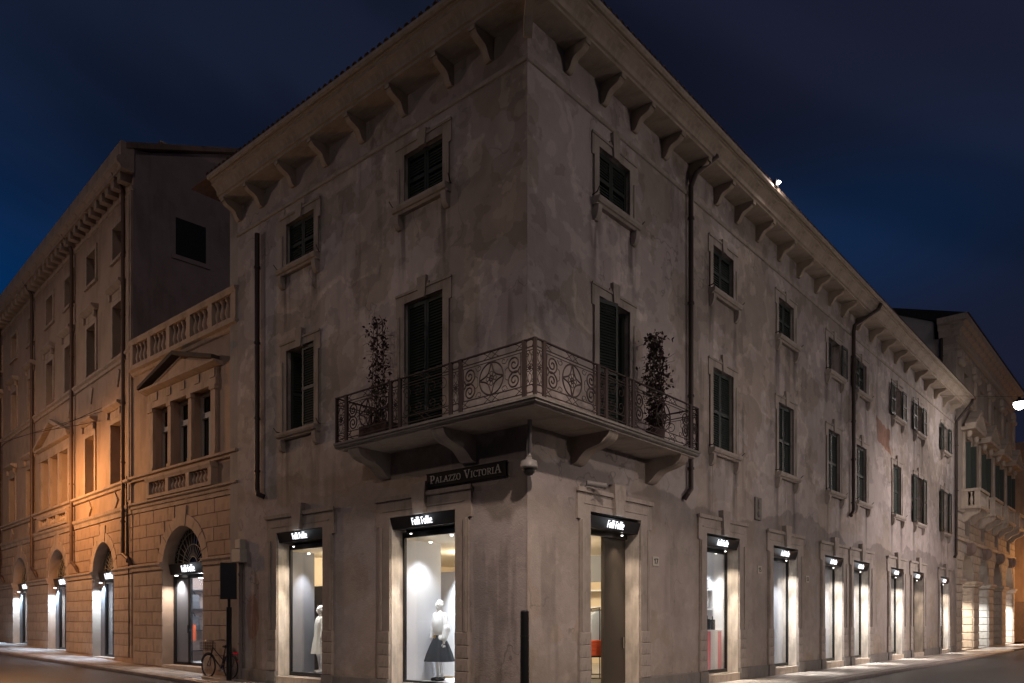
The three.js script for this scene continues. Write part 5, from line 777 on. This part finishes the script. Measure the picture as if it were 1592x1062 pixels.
// potted climbers on the balcony
function climber(name, label, x, z, h, w, leaves, seed, base) {
  const r = mulberry(seed), t = thing(name, label, 'plant', [x, 5.475, z], 0);
  add(t, 'planter', base === 'long' ? [plate(rect(-0.45, 0.45, 0, 0.36), -0.18, 0.18)] : [new THREE.CylinderGeometry(0.22, 0.17, 0.4, 14).translate(0, 0.2, 0)], M.terracotta); if (base === 'long') t.rotation.y = Math.PI / 2;
  const st = [], N = 5; for (let i = 0; i < N; i++) { const a = i / N * 6.28; st.push(rod([0.17 * Math.cos(a), 0.3, 0.17 * Math.sin(a)], [0.1 * Math.cos(a + 0.5), h, 0.1 * Math.sin(a + 0.5)], 0.008, 4)); for (let y = 0.5; y < h; y += 0.22) st.push(rod([0.16 * Math.cos(a), y, 0.16 * Math.sin(a)], [0.15 * Math.cos(a + 1.26), y + 0.2, 0.15 * Math.sin(a + 1.26)], 0.006, 3)); }
  add(t, 'trellis', st, M.iron);
  const lg = new THREE.BufferGeometry(); lg.setAttribute('position', new THREE.BufferAttribute(new Float32Array([0, 0, 0, 0.025, 0.035, 0.008, 0, 0.085, 0, 0, 0, 0, 0, 0.085, 0, -0.025, 0.035, 0.008]), 3)); lg.computeVertexNormals();
  const im = new THREE.InstancedMesh(lg, M.leaf, leaves), o = new THREE.Object3D();
  for (let i = 0; i < leaves; i++) { const u = r(), y = 0.35 + (h - 0.3) * Math.pow(u, 1.25), env = w * (0.35 + 0.75 * Math.sin(Math.PI * Math.min(1, 0.25 + 0.75 * (1 - u))) ) * (0.35 + 0.9 * fbm(y * 2.3 + seed, 4, 3)), a = r() * 6.283, d = env * Math.sqrt(r()) * (r() < 0.08 ? 1.7 : 1); o.position.set(d * Math.cos(a), y, d * Math.sin(a)); o.rotation.set(r() * 6.3, r() * 6.3, r() * 6.3); o.scale.setScalar(0.45 + 0.95 * r()); const tone = 0.6 + 0.9 * r(); im.setColorAt(i, C3(tone, tone * (0.8 + 0.3 * r()), tone)); o.updateMatrix(); im.setMatrixAt(i, o.matrix); }
  im.name = 'foliage'; im.userData.kind = 'stuff'; im.castShadow = im.receiveShadow = true; t.add(im);
  const tw = []; for (let i = 0; i < 46; i++) { const y = 0.6 + r() * (h - 0.8), a = r() * 6.28, l = w * (0.8 + 0.7 * r()); tw.push(tube([[0.05 * Math.cos(a), y, 0.05 * Math.sin(a)], [0.6 * l * Math.cos(a), y + 0.1, 0.6 * l * Math.sin(a)], [l * Math.cos(a + 0.3), y + 0.05 + 0.1 * r(), l * Math.sin(a + 0.3)]], 0.004, 6, 3, true)); } add(t, 'twigs', tw, M.iron);
}
climber('potted_climber', 'sparse dry climbing plant on a thin trellis standing on the short side of the balcony', -0.5, -3.75, 2.6, 0.26, 520, 5, 'long');
climber('potted_climber', 'dense dark column of climbing plant standing on the long side of the balcony', 3.85, 0.5, 2.45, 0.3, 1500, 9, 'pot');

// figures: joints with radii, joined smoothly and meshed
function bodyMesh(caps, k, lo, hi, res) {
  const mc = new MarchingCubes(res, M.white, false, false, 60000), c = [0, 1, 2].map((i) => (lo[i] + hi[i]) / 2), s = Math.max(...[0, 1, 2].map((i) => hi[i] - lo[i])) / 2 * 1.06;
  const f = mc.field, n = res;
  for (let z = 0; z < n; z++) for (let y = 0; y < n; y++) for (let x = 0; x < n; x++) {
    const px = c[0] + s * (x - n / 2) / (n / 2), py = c[1] + s * (y - n / 2) / (n / 2), pz = c[2] + s * (z - n / 2) / (n / 2); let d = 9;
    for (const [a, b, ra, rb, fl] of caps) { const q = fl || 1, bx_ = b[0] - a[0], by = b[1] - a[1], bz = b[2] - a[2], L = bx_ * bx_ + by * by + bz * bz || 1e-6; let t = ((px - a[0]) * bx_ + (py - a[1]) * by + (pz - a[2]) * bz) / L; t = t < 0 ? 0 : t > 1 ? 1 : t; const ex = px - a[0] - bx_ * t, ey = py - a[1] - by * t, ez = (pz - a[2] - bz * t) * q; const e = Math.sqrt(ex * ex + ey * ey + ez * ez) - (ra + (rb - ra) * t); const h = Math.max(k - Math.abs(d - e), 0) / k; d = Math.min(d, e) - h * h * k * 0.25; }
    f[x + y * n + z * n * n] = -d * 10;
  }
  mc.isolation = 0; mc.update(); const cnt = mc.count, P = mc.positionArray.slice(0, cnt * 3), N = mc.normalArray.slice(0, cnt * 3);
  for (let i = 0; i < cnt; i++) { for (let j = 0; j < 3; j++) P[3 * i + j] = c[j] + s * P[3 * i + j]; const l = Math.hypot(N[3 * i], N[3 * i + 1], N[3 * i + 2]) || 1; for (let j = 0; j < 3; j++) N[3 * i + j] /= l; }
  const g = new THREE.BufferGeometry(); g.setAttribute('position', new THREE.BufferAttribute(P, 3)); g.setAttribute('normal', new THREE.BufferAttribute(N, 3)); return g;
}
function headMesh(y, r = 1) { return bodyMesh([[[0, y + 0.03, 0.0], [0, y + 0.06, -0.015], 0.08 * r, 0.083 * r, 1], [[0, y - 0.05, 0.03], [0, y + 0.0, 0.03], 0.045 * r, 0.06 * r], [[0, y - 0.06, 0.05], [0, y - 0.055, 0.055], 0.028, 0.026], [[0, y + 0.015, 0.085], [0, y - 0.012, 0.1], 0.01, 0.015], [[-0.018, y - 0.035, 0.082], [0.018, y - 0.035, 0.082], 0.008, 0.008], [[-0.035, y + 0.035, 0.07], [0.035, y + 0.035, 0.07], 0.018, 0.018], [[0.078, y - 0.01, -0.005], [0.082, y + 0.02, -0.012], 0.012, 0.016], [[-0.078, y - 0.01, -0.005], [-0.082, y + 0.02, -0.012], 0.012, 0.016], [[0, y - 0.15, -0.01], [0, y - 0.03, 0.0], 0.045, 0.045]], 0.025, [-0.11, y - 0.16, -0.11], [0.11, y + 0.15, 0.12], 48); }
function handGeo(p, dir) { const g = []; for (let i = 0; i < 4; i++) g.push(tube([[p[0], p[1] - 0.06, p[2] - 0.026 + i * 0.017], [p[0] + dir * 0.006, p[1] - 0.1, p[2] - 0.028 + i * 0.018], [p[0] - dir * 0.012, p[1] - 0.135 + Math.abs(i - 1.6) * 0.009, p[2] - 0.028 + i * 0.018]], 0.0085, 6, 6, true)); g.push(tube([[p[0], p[1] - 0.03, p[2] + 0.026], [p[0] - dir * 0.012, p[1] - 0.06, p[2] + 0.046], [p[0] - dir * 0.018, p[1] - 0.085, p[2] + 0.044]], 0.0095, 6, 6, true)); return g; }
function figure(t, skin, o = {}) { // 1.82 m standing figure, facing +z
  const caps = [];
  for (const s of [-1, 1]) caps.push([[s * 0.09, 0.93, 0], [s * 0.085, 0.5, 0.015], 0.085, 0.055], [[s * 0.085, 0.5, 0.015], [s * 0.075, 0.1, -0.02], 0.052, 0.034], [[s * 0.075, 0.06, -0.03], [s * 0.085, 0.035, 0.12], 0.038, 0.03], [[s * 0.18, 1.46, 0], [s * 0.23, 1.16, -0.02], 0.048, 0.038], [[s * 0.23, 1.16, -0.02], [s * 0.24, 0.93, 0.04], 0.036, 0.024], [[s * 0.24, 0.92, 0.04], [s * 0.24, 0.86, 0.045], 0.026, 0.03]);
  caps.push([[-0.08, 0.96, 0], [0.08, 0.96, 0], 0.105, 0.105], [[0, 1.0, 0], [0, 1.2, 0], 0.11, 0.1], [[-0.07, 1.35, 0.01], [0.07, 1.35, 0.01], 0.11, 0.11], [[-0.15, 1.46, -0.01], [0.15, 1.46, -0.01], 0.05, 0.05], [[0, 1.45, -0.01], [0, 1.6, 0.005], 0.055, 0.045]);
  const b = bodyMesh(caps, 0.05, [-0.3, 0, -0.2], [0.3, 1.66, 0.2], 92), h = headMesh(1.69); return add(t, 'body', [b, h, ...handGeo([0.24, 0.87, 0.045], 1), ...handGeo([-0.24, 0.87, 0.045], -1)], skin);
}
function cloth(ring, n = 40) { // rings [y, rx, rz, fold amplitude] with folds, open top and bottom
  const pos = [], idx = [], uv = []; ring.forEach(([y, rx, rz, am, cz], j) => { for (let i = 0; i <= n; i++) { const a = i / n * Math.PI * 2, f = 1 + am * Math.sin(a * 11 + 0.6 * Math.sin(a * 3)) + 0.5 * am * Math.sin(a * 17 + 1); pos.push(rx * f * Math.sin(a), y, rz * f * Math.cos(a) + (cz || 0)); uv.push(i / n * 2, y); } });
  for (let j = 0; j < ring.length - 1; j++) for (let i = 0; i < n; i++) { const a = j * (n + 1) + i, b = a + 1, c = a + n + 1, d = c + 1; idx.push(a, b, d, a, d, c); }
  const g = new THREE.BufferGeometry(); g.setAttribute('position', new THREE.BufferAttribute(new Float32Array(pos), 3)); g.setAttribute('uv', new THREE.BufferAttribute(new Float32Array(uv), 2)); g.setIndex(idx); g.computeVertexNormals(); return g;
}
function sleeves(mat, t, r = 1) { const g = []; for (const s of [-1, 1]) g.push(bodyMesh([[[s * 0.17, 1.47, 0], [s * 0.245, 1.17, -0.02], 0.07 * r, 0.08 * r], [[s * 0.245, 1.17, -0.02], [s * 0.25, 0.97, 0.03], 0.085 * r, 0.07 * r], [[s * 0.25, 0.95, 0.035], [s * 0.25, 0.92, 0.04], 0.04, 0.035]], 0.03, [s * 0.25 - 0.2, 0.86, -0.15], [s * 0.25 + 0.2, 1.58, 0.15], 40)); return g; }
{ // mannequin in the white blouse
  const t = thing('mannequin', 'white mannequin in white blouse, gold-buckled belt and dark flared skirt in the shop window', 'mannequin', [1.35, 0.25, -4.0 + 0.82], -2.05 + 0.35); t.position.set(1.12, 0.25, -3.55); t.rotation.y = -1.75; t.scale.setScalar(1.015);
  figure(t, M.mannequin);
  add(t, 'blouse', [cloth([[1.1, 0.165, 0.14, 0.02], [1.16, 0.185, 0.15, 0.02], [1.28, 0.2, 0.155, 0.015], [1.4, 0.205, 0.145, 0.01], [1.47, 0.17, 0.11, 0], [1.53, 0.09, 0.075, 0], [1.57, 0.06, 0.06, 0]]), ...sleeves(M.blouse, t)], M.blouse);
  add(t, 'midriff', cloth([[1.0, 0.135, 0.115, 0.01], [1.06, 0.14, 0.12, 0.02], [1.12, 0.15, 0.13, 0.02]]), M.blouse);
  add(t, 'skirt', cloth([[0.44, 0.36, 0.33, 0.06], [0.6, 0.31, 0.285, 0.055], [0.8, 0.235, 0.215, 0.035], [0.95, 0.165, 0.145, 0.01], [1.03, 0.138, 0.12, 0]], 64), M.denim);
  add(t, 'belt', cloth([[0.975, 0.15, 0.135, 0], [1.02, 0.146, 0.13, 0]]), M.black); add(t, 'buckle', [new THREE.TorusGeometry(0.035, 0.009, 6, 14).translate(0, 0.998, 0.14), bx(-0.05, 0.05, 0.99, 1.005, 0.135, 0.15)], M.gold);
  for (const s of [-1, 1]) { const g = bodyMesh([[[s * 0.075, 0.05, -0.04], [s * 0.085, 0.035, 0.14], 0.05, 0.038], [[s * 0.075, 0.1, -0.03], [s * 0.075, 0.06, -0.03], 0.035, 0.045]], 0.02, [s * 0.08 - 0.07, -0.01, -0.1], [s * 0.08 + 0.07, 0.14, 0.19], 28); add(t, 'shoe', g, M.black); }
}
{ const t = thing('mannequin', 'white mannequin in a cream dress half hidden behind the window jamb', 'mannequin', [1.0, 0.25, -7.98], -1.9); t.scale.setScalar(0.98); figure(t, M.mannequin); add(t, 'dress', [cloth([[0.52, 0.26, 0.24, 0.04], [0.8, 0.22, 0.2, 0.025], [1.02, 0.18, 0.16, 0.01], [1.3, 0.19, 0.15, 0], [1.44, 0.18, 0.12, 0], [1.52, 0.1, 0.08, 0]]), ...sleeves(M.blouse, t, 0.8)], std({ color: C3(0.7, 0.66, 0.58) })); }
single('display_plinth', bx(1.25, 1.75, 0.25, 1.12, -2.55, -2.0), M.grey, 'grey plinth in the shop window beside the dark-skirted mannequin', 'plinth');
// goods in the shops
{
  const t = thing('clothes_rail', 'black clothes rail with pale blue-grey garments seen through the bronze door', 'clothes rail', [5.05, 0.2, -1.95], 0.75);
  add(t, 'rail', [rod([-0.8, 1.75, 0], [0.8, 1.75, 0], 0.014), rod([-0.75, 0, 0], [-0.75, 1.75, 0], 0.014), rod([0.75, 0, 0], [0.75, 1.75, 0], 0.014), rod([-0.75, 0.02, -0.25], [-0.75, 0.02, 0.25], 0.014), rod([0.75, 0.02, -0.25], [0.75, 0.02, 0.25], 0.014)], M.black);
  for (let i = 0; i < 9; i++) { const x = -0.62 + i * 0.155, m = add(t, 'garment', cloth([[0.75 + 0.08 * (i % 3), 0.05, 0.24, 0.06], [1.2, 0.045, 0.22, 0.04], [1.55, 0.04, 0.2, 0.02], [1.66, 0.02, 0.05, 0]], 24), i % 4 === 2 ? M.white : M.blueGrey); m.position.x = x; add(m, 'hanger', tube([[0, 1.64, 0.2], [0, 1.7, 0], [0, 1.64, -0.2]], 0.008), M.chrome); }
  const tb = thing('display_table', 'dark display table with folded clothes behind the bronze door', 'table', [3.95, 0.2, -1.2], 0.75); add(tb, 'top', bx(-0.5, 0.5, 0.58, 0.62, -0.3, 0.3), M.black); for (const [x, z] of [[-0.46, -0.26], [0.46, -0.26], [-0.46, 0.26], [0.46, 0.26]]) add(tb, 'leg', bx(x - 0.02, x + 0.02, 0, 0.58, z - 0.02, z + 0.02), M.black);
  [['orange folded knitwear stack on the dark display table', M.orange, -0.3, 0.34], ['blue folded garment stack on the dark display table', M.blue, 0.02, 0.2], ['pink folded garment stack on the dark display table', M.pink, 0.3, 0.16]].forEach(([l, m, x, h]) => { const s = thing('folded_clothes', l, 'clothes', [3.95 + x * Math.cos(0.75), 0.82, -1.2 - x * Math.sin(0.75)], 0.75); for (let k = 0; k * 0.06 < h; k++) add(s, 'garment', block(0.24, 0.32, 0.055, 0.015).clone().rotateX(-Math.PI / 2).translate(0, k * 0.06, 0), m); });
}
function handbag(label, x, y, z, s, mat, ry = 0) { const t = thing('handbag', label, 'handbag', [x, y, z], ry, 'handbags on display'); add(t, 'body', [plate([[-0.16 * s, 0], [0.16 * s, 0], [0.13 * s, 0.26 * s], [-0.13 * s, 0.26 * s]], -0.06 * s, 0.06 * s)], mat); add(t, 'strap', tube(arc2(0, 0.25 * s, 0.09 * s, 0, Math.PI, 10), 0.012 * s, 14, 6, true), mat); return t; }
{
  const [a, b] = OPEN_R[1], c = thing('display_counter', 'white counter with pink side panels in the white display window', 'counter', [b - 0.5, 0.2, -0.7]); add(c, 'top', bx(-0.6, 0.45, 1.14, 1.18, -0.15, 0.24), M.white); add(c, 'front', bx(-0.22, 0.2, 0, 1.14, 0.2, 0.24), M.white); add(c, 'side_panel', bx(-0.6, -0.221, 0, 1.14, 0.2, 0.23), M.pink); add(c, 'side_panel', bx(0.201, 0.44, 0, 1.14, 0.2, 0.23), M.pink);
  handbag('tall black handbag on the white counter, nearer the corner', b - 0.62, 1.38, -0.62, 1.15, M.black, 0.5); handbag('black handbag on the white counter, farther from the corner', b - 0.3, 1.38, -0.62, 1.1, M.black, 0.5);
  handbag('grey handbag on the lower display shelf of the white window', b - 0.2, 1.98, -0.95, 1, M.grey, 1.3); handbag('grey handbag on the upper display shelf of the white window', b - 0.2, 2.53, -0.95, 1, M.grey, 1.3);
}
{ const p = (x, y, z) => toWorld(FRAME.W, x, 0.24 + y, z).toArray(); handbag('dark rounded bag on the top shop rack behind the arched door', ...p(-16.75, 1.83, -1.75), 1.8, M.nicheDark, FRAME.W.r + 1.57); handbag('dark rounded bag on the middle shop rack behind the arched door', ...p(-16.75, 1.08, -1.75), 1.8, M.nicheDark, FRAME.W.r + 1.57); single('poster', bx(-16.42, -16.4, 0.95, 1.5, -1.75, -1.45), M.orange, 'orange-red poster hanging inside the arched shop door', 'poster', null, FRAME.W); }

{ const t = thing('roof_antenna', 'small bent antenna on the palazzo roof edge', 'antenna', [2.44, 13.6, 0.45]); add(t, 'mast', [tube([[0, 0, 0], [0, 0.4, 0], [-0.1, 0.55, 0]], 0.02)], M.camWhite); }

renderer.render(scene, camera);
